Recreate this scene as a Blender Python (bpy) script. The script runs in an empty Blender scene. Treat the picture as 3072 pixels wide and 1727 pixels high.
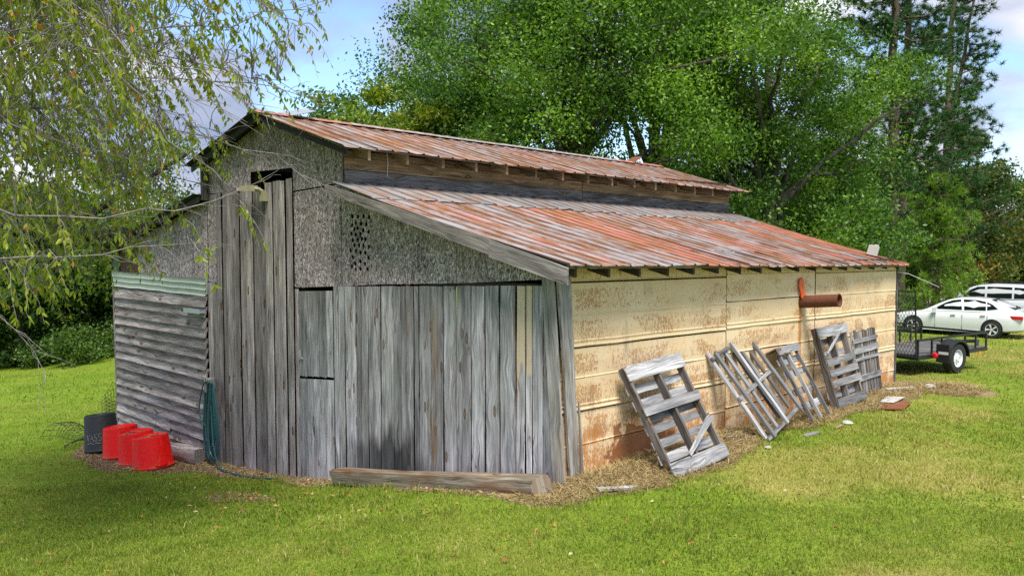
import bpy, bmesh, math, random
import numpy as np
from mathutils import Vector, Matrix

random.seed(7)
NP = np.random.default_rng(11)
SC = bpy.context.scene
COL = SC.collection
R = math.radians

# ------------------------------------------------------------------ camera, sky, sun, exposure
# Site plan: the barn's near corner is the origin, its plank front lies along -x (y = 0),
# its cream metal side lies along +y (x = 0).  z = 0 is about the ground at that corner.
CAM = Vector((6.975, -7.73, 2.82))
FWD = Vector((-.7067, .7075, 0)); RGT = Vector((.7075, .7067, 0))
cd = bpy.data.cameras.new('camera'); cam = bpy.data.objects.new('camera', cd); COL.objects.link(cam)
cam.location = CAM
look = FWD * math.cos(R(3.22)) - Vector((0, 0, 1)) * math.sin(R(3.22))
cam.rotation_euler = look.to_track_quat('-Z', 'Y').to_euler()
cd.sensor_width = 36; cd.lens = 36 * 2629.6 / 3072; cd.clip_start = .1; cd.clip_end = 3000
SC.camera = cam

SUN = Vector((.80, -.55, 0)).normalized() * math.cos(R(62)) + Vector((0, 0, math.sin(R(62))))
ld = bpy.data.lights.new('sun', 'SUN'); sun = bpy.data.objects.new('sun', ld); COL.objects.link(sun)
sun.rotation_euler = SUN.to_track_quat('Z', 'Y').to_euler()
ld.energy = 2.5; ld.angle = R(24); ld.color = (1, .95, .86)

world = bpy.data.worlds.new('World'); SC.world = world; world.use_nodes = True
world.cycles.sampling_method = 'MANUAL'; world.cycles.sample_map_resolution = 256
def build_sky():
    nt = world.node_tree; N = nt.nodes; L = nt.links; N.clear()
    out = N.new('ShaderNodeOutputWorld'); bg = N.new('ShaderNodeBackground'); bg.inputs[1].default_value = .095
    sky = N.new('ShaderNodeTexSky'); sky.sky_type = 'NISHITA'; sky.sun_disc = False
    sky.sun_elevation = R(62); sky.sun_rotation = math.atan2(SUN.x, SUN.y); sky.air_density = .9; sky.dust_density = .1; sky.ozone_density = 4.0
    tc = N.new('ShaderNodeTexCoord')
    mp = N.new('ShaderNodeMapping'); mp.inputs['Scale'].default_value = (1, 1, 2.1); mp.inputs['Location'].default_value = SKY_OFF
    L.new(tc.outputs['Generated'], mp.inputs[0])
    n1 = N.new('ShaderNodeTexNoise'); n1.inputs['Scale'].default_value = 2.9; n1.inputs['Detail'].default_value = 9; n1.inputs['Roughness'].default_value = .52; n1.inputs['Distortion'].default_value = .25
    L.new(mp.outputs[0], n1.inputs['Vector'])
    cov = N.new('ShaderNodeValToRGB'); cov.color_ramp.elements[0].position = .44; cov.color_ramp.elements[1].position = .53
    L.new(n1.outputs['Fac'], cov.inputs[0])
    # shading inside the clouds: a second, coarser noise gives the grey-blue bellies
    mp2 = N.new('ShaderNodeMapping'); mp2.inputs['Scale'].default_value = (1, 1, 2.6); mp2.inputs['Location'].default_value = (SKY_OFF[0], SKY_OFF[1], SKY_OFF[2] + .10)
    L.new(tc.outputs['Generated'], mp2.inputs[0])
    n2 = N.new('ShaderNodeTexNoise'); n2.inputs['Scale'].default_value = 3.1; n2.inputs['Detail'].default_value = 7; n2.inputs['Roughness'].default_value = .5
    L.new(mp2.outputs[0], n2.inputs['Vector'])
    cc = N.new('ShaderNodeValToRGB'); e = cc.color_ramp.elements
    e[0].position = .36; e[0].color = (1.25, 1.6, 2.4, 1); e[1].position = .64; e[1].color = (4.7, 4.75, 5.0, 1)
    m = e.new(.5); m.color = (2.2, 2.45, 3.2, 1)
    L.new(n2.outputs['Fac'], cc.inputs[0])
    mix = N.new('ShaderNodeMix'); mix.data_type = 'RGBA'
    L.new(cov.outputs[0], mix.inputs['Factor']); L.new(sky.outputs[0], mix.inputs['A']); L.new(cc.outputs[0], mix.inputs['B'])
    L.new(mix.outputs['Result'], bg.inputs[0]); L.new(bg.outputs[0], out.inputs[0])
SKY_OFF = (1.4, 5.7, 2.6)
build_sky()
vs = SC.view_settings; vs.view_transform = 'Standard'; vs.look = 'None'; vs.gamma = 1; vs.use_curve_mapping = False; vs.exposure = 1.42
SC.cycles.use_denoising = False
SC.cycles.max_bounces = 5; SC.cycles.diffuse_bounces = 3; SC.cycles.glossy_bounces = 2; SC.cycles.transmission_bounces = 4; SC.cycles.transparent_max_bounces = 6

# ------------------------------------------------------------------ helpers
ORG = {}
def tag(o, label, cat=None, group=None, kind=None):
    o['label'] = label
    if cat: o['category'] = cat
    if group: o['group'] = group
    if kind: o['kind'] = kind
    return o
def structure(o, label=None):
    o['kind'] = 'structure'
    if label: o['label'] = label
    return o
def empty(name, loc, label, cat, group=None, rz=0):
    o = bpy.data.objects.new(name, None); COL.objects.link(o); o.location = loc; o.rotation_euler = (0, 0, rz)
    o.empty_display_size = .2
    ORG[o.name] = Vector((0, 0, 0))
    return tag(o, label, cat, group)
def V3(a): return Vector(a)

class MB:
    """collects quads with metric UVs; build() links them as one mesh object"""
    def __init__(s): s.v = []; s.f = []; s.uv = []
    def quad(s, pts, uvs=None):
        b = len(s.v); s.v += [tuple(p) for p in pts]; s.f.append(tuple(range(b, b + len(pts))))
        if uvs is None:
            p = [Vector(q) for q in pts]; e = (p[1] - p[0]); n = e.cross(p[2] - p[0])
            if e.length < 1e-9 or n.length < 1e-12: uvs = [(q.x, q.y) for q in p]
            else:
                e.normalize(); n.normalize(); g = n.cross(e); uvs = [((q - p[0]).dot(e), (q - p[0]).dot(g)) for q in p]
        s.uv += uvs
    def bar(s, A, B, w, n, wd, th, w2=None, seg=1, jit=0, off=None, bow=0):
        """bar from A to B; w = unit across, n = unit outward; width wd (wd->w2), thickness th"""
        A = V3(A); B = V3(B); w = V3(w).normalized(); n = V3(n).normalized(); Ln = (B - A).length
        if w2 is None: w2 = wd
        ou, ov = (random.uniform(0, 40), random.uniform(0, 40)) if off is None else off
        rings = []
        for i in range(seg + 1):
            t = i / seg; c = A.lerp(B, t) + n * (bow * math.sin(math.pi * t)); hw = (wd + (w2 - wd) * t) / 2
            j = lambda: random.uniform(-jit, jit)
            a = hw + j(); b = hw + j(); k = j() * .6
            rings.append(([c - w * a + n * (th / 2 + k), c + w * b + n * (th / 2 + k), c + w * b - n * th / 2, c - w * a - n * th / 2], t * Ln, a, b))
        us = None
        for i in range(seg):
            r0, v0, a, b = rings[i]; r1, v1, a1, b1 = rings[i + 1]
            U = [0, a + b, a + b + th, 2 * (a + b) + th, 2 * (a + b + th)]
            for k in range(4):
                k2 = (k + 1) % 4
                s.quad([r0[k], r0[k2], r1[k2], r1[k]], [(ou + U[k], ov + v0), (ou + U[k + 1], ov + v0), (ou + U[k + 1], ov + v1), (ou + U[k], ov + v1)])
        for r, rev in ((rings[0], True), (rings[-1], False)):
            q = r[0][::-1] if rev else r[0]
            s.quad(q, [(ou + 7 + x * wd, ov + y * th * .3) for x, y in ((0, 0), (1, 0), (1, 1), (0, 1))])
        return s
    def box(s, c, size, rot=None):
        c = V3(c); x, y, z = [d / 2 for d in size]; M = rot or Matrix.Identity(3)
        P = [c + M @ Vector((a * x, b * y, d * z)) for a in (-1, 1) for b in (-1, 1) for d in (-1, 1)]
        for q in ((0, 1, 3, 2), (4, 6, 7, 5), (0, 4, 5, 1), (2, 3, 7, 6), (0, 2, 6, 4), (1, 5, 7, 3)):
            s.quad([P[i] for i in q])
        return s
    def tube(s, pts, r, n=8, caps=True, uvk=1.0):
        pts = [V3(p) for p in pts]; m = len(pts)
        rr = r if hasattr(r, '__len__') else [r] * m
        up = None; L = 0; prev = None
        for i, p in enumerate(pts):
            d = (pts[min(i + 1, m - 1)] - pts[max(i - 1, 0)]).normalized()
            if up is None:
                up = Vector((0, 0, 1)) if abs(d.z) < .9 else Vector((1, 0, 0))
            a = d.cross(up).normalized(); b = a.cross(d).normalized(); up = b
            ring = [p + (a * math.cos(2 * math.pi * k / n) + b * math.sin(2 * math.pi * k / n)) * rr[i] for k in range(n)]
            if i: L += (p - pts[i - 1]).length
            if prev:
                for k in range(n):
                    k2 = (k + 1) % n
                    c = 2 * math.pi * rr[i] / n
                    s.quad([prev[0][k], prev[0][k2], ring[k2], ring[k]], [(k * c, prev[1]), (k * c + c, prev[1]), (k * c + c, L), (k * c, L)])
            elif caps: s.quad(ring[::-1])
            prev = (ring, L)
        if caps: s.quad(prev[0])
        return s
    def lathe(s, prof, n=24, c=(0, 0, 0), M=None):
        c = V3(c); M = M or Matrix.Identity(3); prev = None; L = 0
        for i, (r, z) in enumerate(prof):
            ring = [c + M @ Vector((r * math.cos(2 * math.pi * k / n), r * math.sin(2 * math.pi * k / n), z)) for k in range(n)]
            if prev:
                L2 = L + math.hypot(r - prof[i - 1][0], z - prof[i - 1][1])
                for k in range(n):
                    k2 = (k + 1) % n; cc = 2 * math.pi * max(r, prof[i - 1][0]) / n
                    if prof[i - 1][0] < 1e-6: s.quad([prev[k], ring[k2], ring[k]], [(k * cc, L), (k * cc + cc, L2), (k * cc, L2)])
                    elif r < 1e-6: s.quad([prev[k], prev[k2], ring[k]], [(k * cc, L), (k * cc + cc, L), (k * cc, L2)])
                    else: s.quad([prev[k], prev[k2], ring[k2], ring[k]], [(k * cc, L), (k * cc + cc, L), (k * cc + cc, L2), (k * cc, L2)])
                L = L2
            prev = ring
        return s
    def prism(s, poly, M, th):
        """poly: 2-D outline; M(x, z, d) -> 3-D point at depth d; front face at d = 0, back at d = th"""
        ou, ov = random.uniform(0, 40), random.uniform(0, 40)
        F = [M(x, z, 0) for x, z in poly]; B = [M(x, z, th) for x, z in poly]
        s.quad(F, [(ou + x, ov + z) for x, z in poly]); s.quad(B[::-1], [(ou + x, ov + z) for x, z in poly[::-1]])
        for i in range(len(poly)):
            j = (i + 1) % len(poly); s.quad([F[j], F[i], B[i], B[j]])
        return s
    def build(s, name, mat, parent=None, smooth=False, weld=False, label=None, fix=True):
        P = np.array(s.v, dtype=np.float64); c = (P.min(0) + P.max(0)) / 2
        po = ORG[parent.name] if parent else Vector((0, 0, 0))
        me = bpy.data.meshes.new(name); me.from_pydata((P - c).tolist(), [], s.f)
        ul = me.uv_layers.new(name='UVMap'); ul.data.foreach_set('uv', np.array(s.uv, dtype=np.float32).ravel())
        if weld or smooth or fix:
            bm = bmesh.new(); bm.from_mesh(me)
            if weld or smooth: bmesh.ops.remove_doubles(bm, verts=bm.verts, dist=1e-4)
            if fix: bmesh.ops.recalc_face_normals(bm, faces=bm.faces)
            bm.to_mesh(me); bm.free()
        if smooth:
            me.polygons.foreach_set('use_smooth', [True] * len(me.polygons))
            try: me.set_sharp_from_angle(angle=R(38))
            except Exception: pass
        me.materials.append(mat)
        o = bpy.data.objects.new(name, me); COL.objects.link(o)
        o.parent = parent; o.location = Vector(c) - po; ORG[o.name] = Vector(c)
        if label: o['label'] = label
        return o

def np_mesh(name, verts, tris, mat, attrs=None, parent=None, loc=None, smooth=False):
    """big meshes straight from arrays; attrs: face-domain floats"""
    verts = np.asarray(verts, np.float32); tris = np.asarray(tris, np.int32); k = tris.shape[1]
    me = bpy.data.meshes.new(name); me.vertices.add(len(verts)); me.vertices.foreach_set('co', verts.ravel())
    me.loops.add(tris.size); me.loops.foreach_set('vertex_index', tris.ravel())
    me.polygons.add(len(tris)); me.polygons.foreach_set('loop_start', np.arange(0, tris.size, k, dtype=np.int32))
    me.polygons.foreach_set('loop_total', np.full(len(tris), k, np.int32))
    if smooth: me.polygons.foreach_set('use_smooth', np.ones(len(tris), bool))
    for an, (dom, arr) in (attrs or {}).items():
        a = me.attributes.new(an, 'FLOAT', dom); a.data.foreach_set('value', np.asarray(arr, np.float32))
    me.update(calc_edges=True); me.validate()
    me.materials.append(mat)
    o = bpy.data.objects.new(name, me); COL.objects.link(o); o.parent = parent
    if loc is not None: o.location = loc
    ORG[o.name] = Vector((0, 0, 0))
    return o

_perm = NP.random((256, 256))
def vnoise(x, y, sc=1.0, seed=0):
    """smooth value noise on arrays, 0..1"""
    x = np.asarray(x, float) / sc + seed * 17.3; y = np.asarray(y, float) / sc + seed * 9.1
    xi = np.floor(x).astype(int); yi = np.floor(y).astype(int); fx = x - xi; fy = y - yi
    fx = fx * fx * (3 - 2 * fx); fy = fy * fy * (3 - 2 * fy)
    g = lambda a, b: _perm[a % 256, b % 256]
    return (g(xi, yi) * (1 - fx) + g(xi + 1, yi) * fx) * (1 - fy) + (g(xi, yi + 1) * (1 - fx) + g(xi + 1, yi + 1) * fx) * fy
def fbm(x, y, sc, seed=0, o=3):
    r = 0; a = 1; t = 0
    for i in range(o): r = r + a * vnoise(x, y, sc / 2 ** i, seed + i); t += a; a *= .5
    return r / t

# ------------------------------------------------------------------ materials
class NT:
    def __init__(s, name):
        s.m = bpy.data.materials.new(name); s.m.use_nodes = True; s.t = s.m.node_tree; s.t.nodes.clear()
        s.out = s.n('ShaderNodeOutputMaterial')
    def n(s, t, **kw):
        x = s.t.nodes.new(t)
        for k, v in kw.items():
            if hasattr(x, k): setattr(x, k, v)
        return x
    def l(s, a, b): s.t.links.new(a, b)
    def val(s, x, sock):
        if hasattr(x, 'is_linked') or hasattr(x, 'node'): s.l(x, sock)
        else: sock.default_value = x
    def math(s, op, a, b=0, clamp=False):
        x = s.n('ShaderNodeMath'); x.operation = op; x.use_clamp = clamp
        s.val(a, x.inputs[0]); s.val(b, x.inputs[1]); return x.outputs[0]
    def noise(s, vec, scale, detail=5, rough=.55, dist=0, dim='3D'):
        x = s.n('ShaderNodeTexNoise'); x.inputs['Scale'].default_value = scale; x.inputs['Detail'].default_value = detail
        x.inputs['Roughness'].default_value = rough; x.inputs['Distortion'].default_value = dist
        s.l(vec, x.inputs['Vector']); return x.outputs['Fac']
    def vmul(s, v, k):
        x = s.n('ShaderNodeVectorMath'); x.operation = 'MULTIPLY'; s.l(v, x.inputs[0]); x.inputs[1].default_value = k; return x.outputs[0]
    def vadd(s, a, b):
        x = s.n('ShaderNodeVectorMath'); x.operation = 'ADD'; s.val(a, x.inputs[0]); s.val(b, x.inputs[1]); return x.outputs[0]
    def ramp(s, f, stops):
        x = s.n('ShaderNodeValToRGB'); e = x.color_ramp.elements
        while len(e) < len(stops): e.new(.5)
        for i, (p, c) in enumerate(stops):
            e[i].position = p; e[i].color = (c, c, c, 1) if not hasattr(c, '__len__') else (*c, 1)
        s.l(f, x.inputs[0]); return x.outputs[0]
    def mix(s, f, a, b, mode='MIX'):
        x = s.n('ShaderNodeMix'); x.data_type = 'RGBA'; x.blend_type = mode
        s.val(f, x.inputs['Factor'])
        for k, c in (('A', a), ('B', b)):
            if isinstance(c, tuple): x.inputs[k].default_value = (*c, 1)
            else: s.l(c, x.inputs[k])
        return x.outputs['Result']
    def uv(s, jitter=True):
        u = s.n('ShaderNodeUVMap').outputs[0]
        if not jitter: return u
        oi = s.n('ShaderNodeObjectInfo'); c = s.n('ShaderNodeCombineXYZ')
        s.l(s.math('MULTIPLY', oi.outputs['Random'], 57.), c.inputs[0]); s.l(s.math('MULTIPLY', oi.outputs['Random'], 83.), c.inputs[1])
        return s.vadd(u, c.outputs[0])
    def rnd(s): return s.n('ShaderNodeObjectInfo').outputs['Random']
    def pos(s): return s.n('ShaderNodeNewGeometry').outputs['Position']
    def attr(s, n): x = s.n('ShaderNodeAttribute'); x.attribute_name = n; return x.outputs['Fac']
    def bsdf(s, col, rough=.8, bump=None, bstr=.3, bdist=.01, metal=0, spec=.3, coat=0):
        p = s.n('ShaderNodeBsdfPrincipled')
        if isinstance(col, tuple): p.inputs['Base Color'].default_value = (*col, 1)
        else: s.l(col, p.inputs['Base Color'])
        s.val(rough, p.inputs['Roughness']); s.val(metal, p.inputs['Metallic']); p.inputs['Specular IOR Level'].default_value = spec
        p.inputs['Coat Weight'].default_value = coat
        if bump is not None:
            b = s.n('ShaderNodeBump'); b.inputs['Strength'].default_value = bstr; b.inputs['Distance'].default_value = bdist
            s.l(bump, b.inputs['Height']); s.l(b.outputs[0], p.inputs['Normal'])
        s.l(p.outputs[0], s.out.inputs[0]); return p

def wood(name, dark, mid, light, warm=(.20, .13, .07), warm_amt=.25, var=.45, knots=.5, stain=None, damp=0.):
    t = NT(name); uv = t.uv(); rnd = t.rnd()
    # knots: stretched cells; the grain bends round them
    vo = t.n('ShaderNodeTexVoronoi'); vo.voronoi_dimensions = '2D'; vo.feature = 'F1'; vo.inputs['Scale'].default_value = 1; vo.inputs['Randomness'].default_value = 1
    t.l(t.vmul(uv, (5.0, 1.7, 1)), vo.inputs['Vector']); kd = vo.outputs['Distance']
    pull = t.ramp(kd, [(0, 1.), (.42, 0.)])
    c = t.n('ShaderNodeCombineXYZ'); t.l(t.math('MULTIPLY', pull, .05), c.inputs[0])
    uvw = t.vadd(uv, c.outputs[0])
    g1 = t.noise(t.vmul(uvw, (70, 1.6, 1)), 1, 6, .6, .2)
    g2 = t.noise(t.vmul(uvw, (15, .55, 1)), 1, 4, .6, .5)
    g3 = t.noise(t.vmul(uv, (3.5, .8, 1)), 1, 4, .6)
    f = t.math('ADD', t.math('MULTIPLY', g1, .62), t.math('MULTIPLY', g2, .38))
    col = t.ramp(f, [(.34, dark), (.48, mid), (.63, light)])
    crack = t.ramp(t.noise(t.vmul(uvw, (46, .9, 1)), 1, 3, .5), [(.31, 1.), (.37, 0.)])
    col = t.mix(t.math('MULTIPLY', crack, .85), col, tuple(x * .35 for x in dark))
    wf = t.math('MULTIPLY', t.ramp(g3, [(.45, 0.), (.72, 1.)]), warm_amt)
    col = t.mix(wf, col, warm)
    bl = t.ramp(t.noise(t.vmul(uv, (6, 1.1, 1)), 1, 4, .6), [(.35, .62), (.6, 1.08)])
    col = t.mix(1., col, bl, 'MULTIPLY')
    kn = t.math('MULTIPLY', t.ramp(kd, [(.115, 1.), (.15, 0.)]), t.ramp(t.noise(t.vmul(uv, (2.1, .6, 1)), 1, 1), [(.55, 0.), (.59, min(1., knots * 1.5))]))
    col = t.mix(kn, col, t.mix(t.ramp(kd, [(.02, 0.), (.11, 1.)]), (.30, .14, .03), (.03, .02, .014)))
    hs = t.n('ShaderNodeMapRange'); t.l(rnd, hs.inputs[0]); hs.inputs[3].default_value = 1 - var; hs.inputs[4].default_value = 1 + var * .55
    col = t.mix(1., col, hs.outputs[0], 'MULTIPLY')
    if stain:
        po = t.pos(); s2 = t.n('ShaderNodeSeparateXYZ'); t.l(po, s2.inputs[0])
        st = stain(t, s2)
        for fac, cc in st: col = t.mix(fac, col, cc)
    t.bsdf(col, t.ramp(g1, [(.3, .95), (.7, .75)]), t.math('SUBTRACT', f, t.math('MULTIPLY', crack, .5)), .55, .008, spec=.2)
    return t.m

def front_stains(t, s):
    # damp black rot creeping up from the ground and the paint left on one board
    x, z = s.outputs[0], s.outputs[2]
    nz = t.noise(t.vmul(t.pos(), (7, 7, .9)), 1, 4, .6)
    w = t.math('SUBTRACT', 1, t.math('MULTIPLY', t.math('ABSOLUTE', t.math('ADD', x, 3.25)), .62), True)
    h = t.math('SUBTRACT', t.math('ADD', t.math('MULTIPLY', nz, 1.3), t.math('MULTIPLY', w, .55)), t.math('ADD', z, 1.05))
    rot = t.math('MULTIPLY', t.ramp(h, [(.0, 0.), (.28, 1.)]), t.math('MULTIPLY', w, 1.15, True))
    pn = t.noise(t.vmul(t.pos(), (9, 9, 1.6)), 1, 3)
    pin = t.math('MULTIPLY', t.math('GREATER_THAN', x, -.64), t.math('LESS_THAN', x, -.365))
    ph = t.ramp(t.math('ADD', t.math('SUBTRACT', z, 1.15), t.math('MULTIPLY', t.math('SUBTRACT', pn, .5), .8)), [(.0, 0.), (.1, 1.)])
    # resin and rust runs down a few boards
    run = t.ramp(t.noise(t.vmul(t.pos(), (4.2, 1, .28)), 1, 3, .6, .6), [(.63, 0.), (.70, 1.)])
    grn = t.math('MULTIPLY', t.ramp(t.noise(t.vmul(t.pos(), (3, 3, .7)), 1, 4, .6), [(.52, 0.), (.75, 1.)]), .35)
    return [(grn, (.10, .125, .085)), (t.math('MULTIPLY', rot, .86), (.018, .02, .018)), (t.math('MULTIPLY', run, .55), (.20, .105, .02)), (t.math('MULTIPLY', t.math('MULTIPLY', pin, ph), .8), (.66, .53, .36))]

M = {}
M['plank'] = wood('weathered_plank_wood', (.055, .05, .052), (.355, .345, .368), (.66, .65, .685), warm=(.26, .205, .16), warm_amt=.35, var=.45, stain=front_stains)
M['tall'] = wood('weathered_loft_plank_wood', (.057, .048, .048), (.305, .268, .27), (.56, .51, .51), warm=(.19, .155, .09), warm_amt=.35, knots=.7)
M['clap'] = wood('weathered_clapboard_wood', (.045, .037, .036), (.30, .262, .255), (.58, .53, .51), warm=(.19, .155, .105), warm_amt=.35, knots=.6)
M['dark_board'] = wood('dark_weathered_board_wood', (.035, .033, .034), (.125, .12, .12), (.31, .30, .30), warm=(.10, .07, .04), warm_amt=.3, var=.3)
M['brown_board'] = wood('brown_unweathered_board_wood', (.055, .034, .018), (.23, .15, .08), (.42, .31, .195), warm=(.24, .20, .15), warm_amt=.5, var=.35, knots=.9)
M['barge'] = wood('barge_board_wood', (.06, .052, .05), (.23, .205, .195), (.42, .385, .365), warm=(.17, .125, .10), warm_amt=.3, var=.2)
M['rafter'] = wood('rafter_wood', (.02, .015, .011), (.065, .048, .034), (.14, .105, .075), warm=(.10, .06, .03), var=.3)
M['corner'] = wood('corner_board_wood', (.09, .084, .078), (.28, .265, .25), (.47, .45, .425), warm=(.30, .21, .11), warm_amt=.45, var=.12)
M['pallet'] = wood('pallet_wood', (.09, .088, .09), (.27, .268, .275), (.52, .515, .52), warm=(.16, .13, .12), warm_amt=.4, var=.5, knots=.5)
M['pallet_dark'] = wood('pallet_stringer_wood', (.05, .042, .038), (.15, .13, .12), (.30, .27, .25), warm=(.13, .08, .05), warm_amt=.5, var=.4)
M['beam'] = wood('old_timber_wood', (.035, .027, .018), (.20, .165, .12), (.40, .365, .30), warm=(.15, .06, .018), warm_amt=1., var=.1, knots=.9)
M['bleached'] = wood('bleached_board_wood', (.2, .19, .17), (.42, .40, .37), (.62, .60, .56), warm=(.3, .25, .18), var=.2)

def osb(name, k=1.0):
    t = NT(name); uv = t.uv()
    w1 = t.n('ShaderNodeTexNoise'); w1.inputs['Scale'].default_value = 9; w1.inputs['Detail'].default_value = 2; t.l(uv, w1.inputs['Vector'])
    wv = t.vadd(uv, t.vmul(w1.outputs['Color'], (.12, .12, 0)))
    def chips(sx, sy, rot):
        mp = t.n('ShaderNodeMapping'); mp.inputs['Rotation'].default_value = (0, 0, rot); mp.inputs['Scale'].default_value = (sx, sy, 1); t.l(wv, mp.inputs[0])
        v = t.n('ShaderNodeTexVoronoi'); v.voronoi_dimensions = '2D'; v.inputs['Scale'].default_value = 1; t.l(mp.outputs[0], v.inputs['Vector'])
        s = t.n('ShaderNodeSeparateColor'); t.l(v.outputs['Color'], s.inputs[0]); return s.outputs[0], v.outputs['Distance']
    a, da = chips(80, 22, .25); b, db = chips(74, 20, -.7); c, dc = chips(66, 24, 1.5)
    sel = t.ramp(t.noise(t.vmul(uv, (14, 10, 1)), 1, 2), [(.46, 0.), (.54, 1.)]); sel2 = t.ramp(t.noise(t.vmul(uv, (11, 15, 2)), 1, 2), [(.55, 0.), (.6, 1.)])
    f = t.mix(sel2, t.mix(sel, a, b), c)
    col = t.ramp(f, [(.0, (.032 * k, .026 * k, .027 * k)), (.3, (.135 * k, .112 * k, .117 * k)), (.65, (.235 * k, .20 * k, .208 * k)), (1., (.46 * k, .40 * k, .42 * k))])
    big = t.ramp(t.noise(t.vmul(uv, (1.6, 1.1, 1)), 1, 4, .65), [(.3, .68), (.65, 1.1)])
    drip = t.ramp(t.noise(t.vmul(uv, (16, .7, 1)), 1, 4, .6), [(.3, .7), (.6, 1.08)])
    col = t.mix(1., t.mix(1., col, big, 'MULTIPLY'), drip, 'MULTIPLY')
    wf = t.math('MULTIPLY', t.ramp(t.noise(t.vmul(uv, (2.3, 1.3, 3)), 1, 3), [(.52, 0.), (.7, 1.)]), .45)
    col = t.mix(wf, col, (.24, .19, .15))
    t.bsdf(col, .9, f, .6, .006, spec=.15); return t.m
M['osb'] = osb('weathered_strand_board', 1.8)

def roof_metal(name, paint, rust, grey=(.42, .43, .46)):
    t = NT(name); uv = t.uv(); rnd = t.rnd()
    s1 = t.noise(t.vmul(uv, (26, 1.0, 1)), 1, 6, .68, .3)
    s2 = t.noise(t.vmul(uv, (34, 2.4, 3)), 1, 5, .6)
    s3 = t.noise(t.vmul(uv, (3.2, 1.1, 7)), 1, 5, .65)
    sp = t.noise(t.vmul(uv, (55, 40, 1)), 1, 3, .6)
    g = t.mix(s2, tuple(x * .62 for x in grey), tuple(x * 1.2 for x in grey))
    red = t.mix(s2, (.30, .078, .05), (.46, .185, .13))
    pf = t.ramp(t.math('ADD', t.math('ADD', t.math('MULTIPLY', s1, .75), t.math('MULTIPLY', s3, .35)), t.math('MULTIPLY', t.math('SUBTRACT', rnd, .5), .22)), [(.57 - paint, 0.), (.66 - paint, 1.)])
    col = t.mix(pf, g, red)
    rf = t.ramp(t.math('ADD', t.math('MULTIPLY', t.noise(t.vmul(uv, (12, 1.0, 11)), 1, 6, .7, .4), .7), t.math('MULTIPLY', t.noise(t.vmul(uv, (2, 1.4, 5)), 1, 5, .6), .42)), [(.60 - rust, 0.), (.70 - rust, 1.)])
    rust_c = t.ramp(t.math('ADD', t.math('MULTIPLY', sp, .5), t.math('MULTIPLY', s2, .5)), [(.3, (.09, .036, .015)), (.5, (.25, .105, .042)), (.72, (.40, .225, .11))])
    col = t.mix(rf, col, rust_c)
    dk = t.ramp(t.noise(t.vmul(uv, (24, 1.3, 9)), 1, 5, .7), [(.30, 1.), (.37, 0.)])
    col = t.mix(t.math('MULTIPLY', dk, .7), col, (.055, .045, .04))
    hs = t.n('ShaderNodeMapRange'); t.l(rnd, hs.inputs[0]); hs.inputs[3].default_value = .78; hs.inputs[4].default_value = 1.15
    col = t.mix(1., col, hs.outputs[0], 'MULTIPLY')
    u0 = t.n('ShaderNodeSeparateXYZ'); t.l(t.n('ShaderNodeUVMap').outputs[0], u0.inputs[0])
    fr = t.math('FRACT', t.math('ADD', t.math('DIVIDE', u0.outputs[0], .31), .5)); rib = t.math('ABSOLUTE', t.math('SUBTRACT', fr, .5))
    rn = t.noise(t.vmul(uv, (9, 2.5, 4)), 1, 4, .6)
    rl = t.math('MULTIPLY', t.ramp(rib, [(.0, .3), (.035, 1.), (.07, 1.), (.10, 0.)]), t.ramp(rn, [(.3, .35), (.6, .95)]))  # rib shading put into the colour as dark lines along each rib
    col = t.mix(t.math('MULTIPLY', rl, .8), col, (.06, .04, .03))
    t.bsdf(col, t.ramp(rf, [(0, .6), (1, .92)]), sp, .25, .003, spec=.18); return t.m
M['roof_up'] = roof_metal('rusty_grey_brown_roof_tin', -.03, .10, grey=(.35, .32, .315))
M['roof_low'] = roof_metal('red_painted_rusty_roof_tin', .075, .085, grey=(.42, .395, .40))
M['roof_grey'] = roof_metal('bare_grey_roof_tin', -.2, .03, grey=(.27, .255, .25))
M['ridge'] = roof_metal('ridge_cap_tin', .06, .03, grey=(.44, .41, .40))

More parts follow.
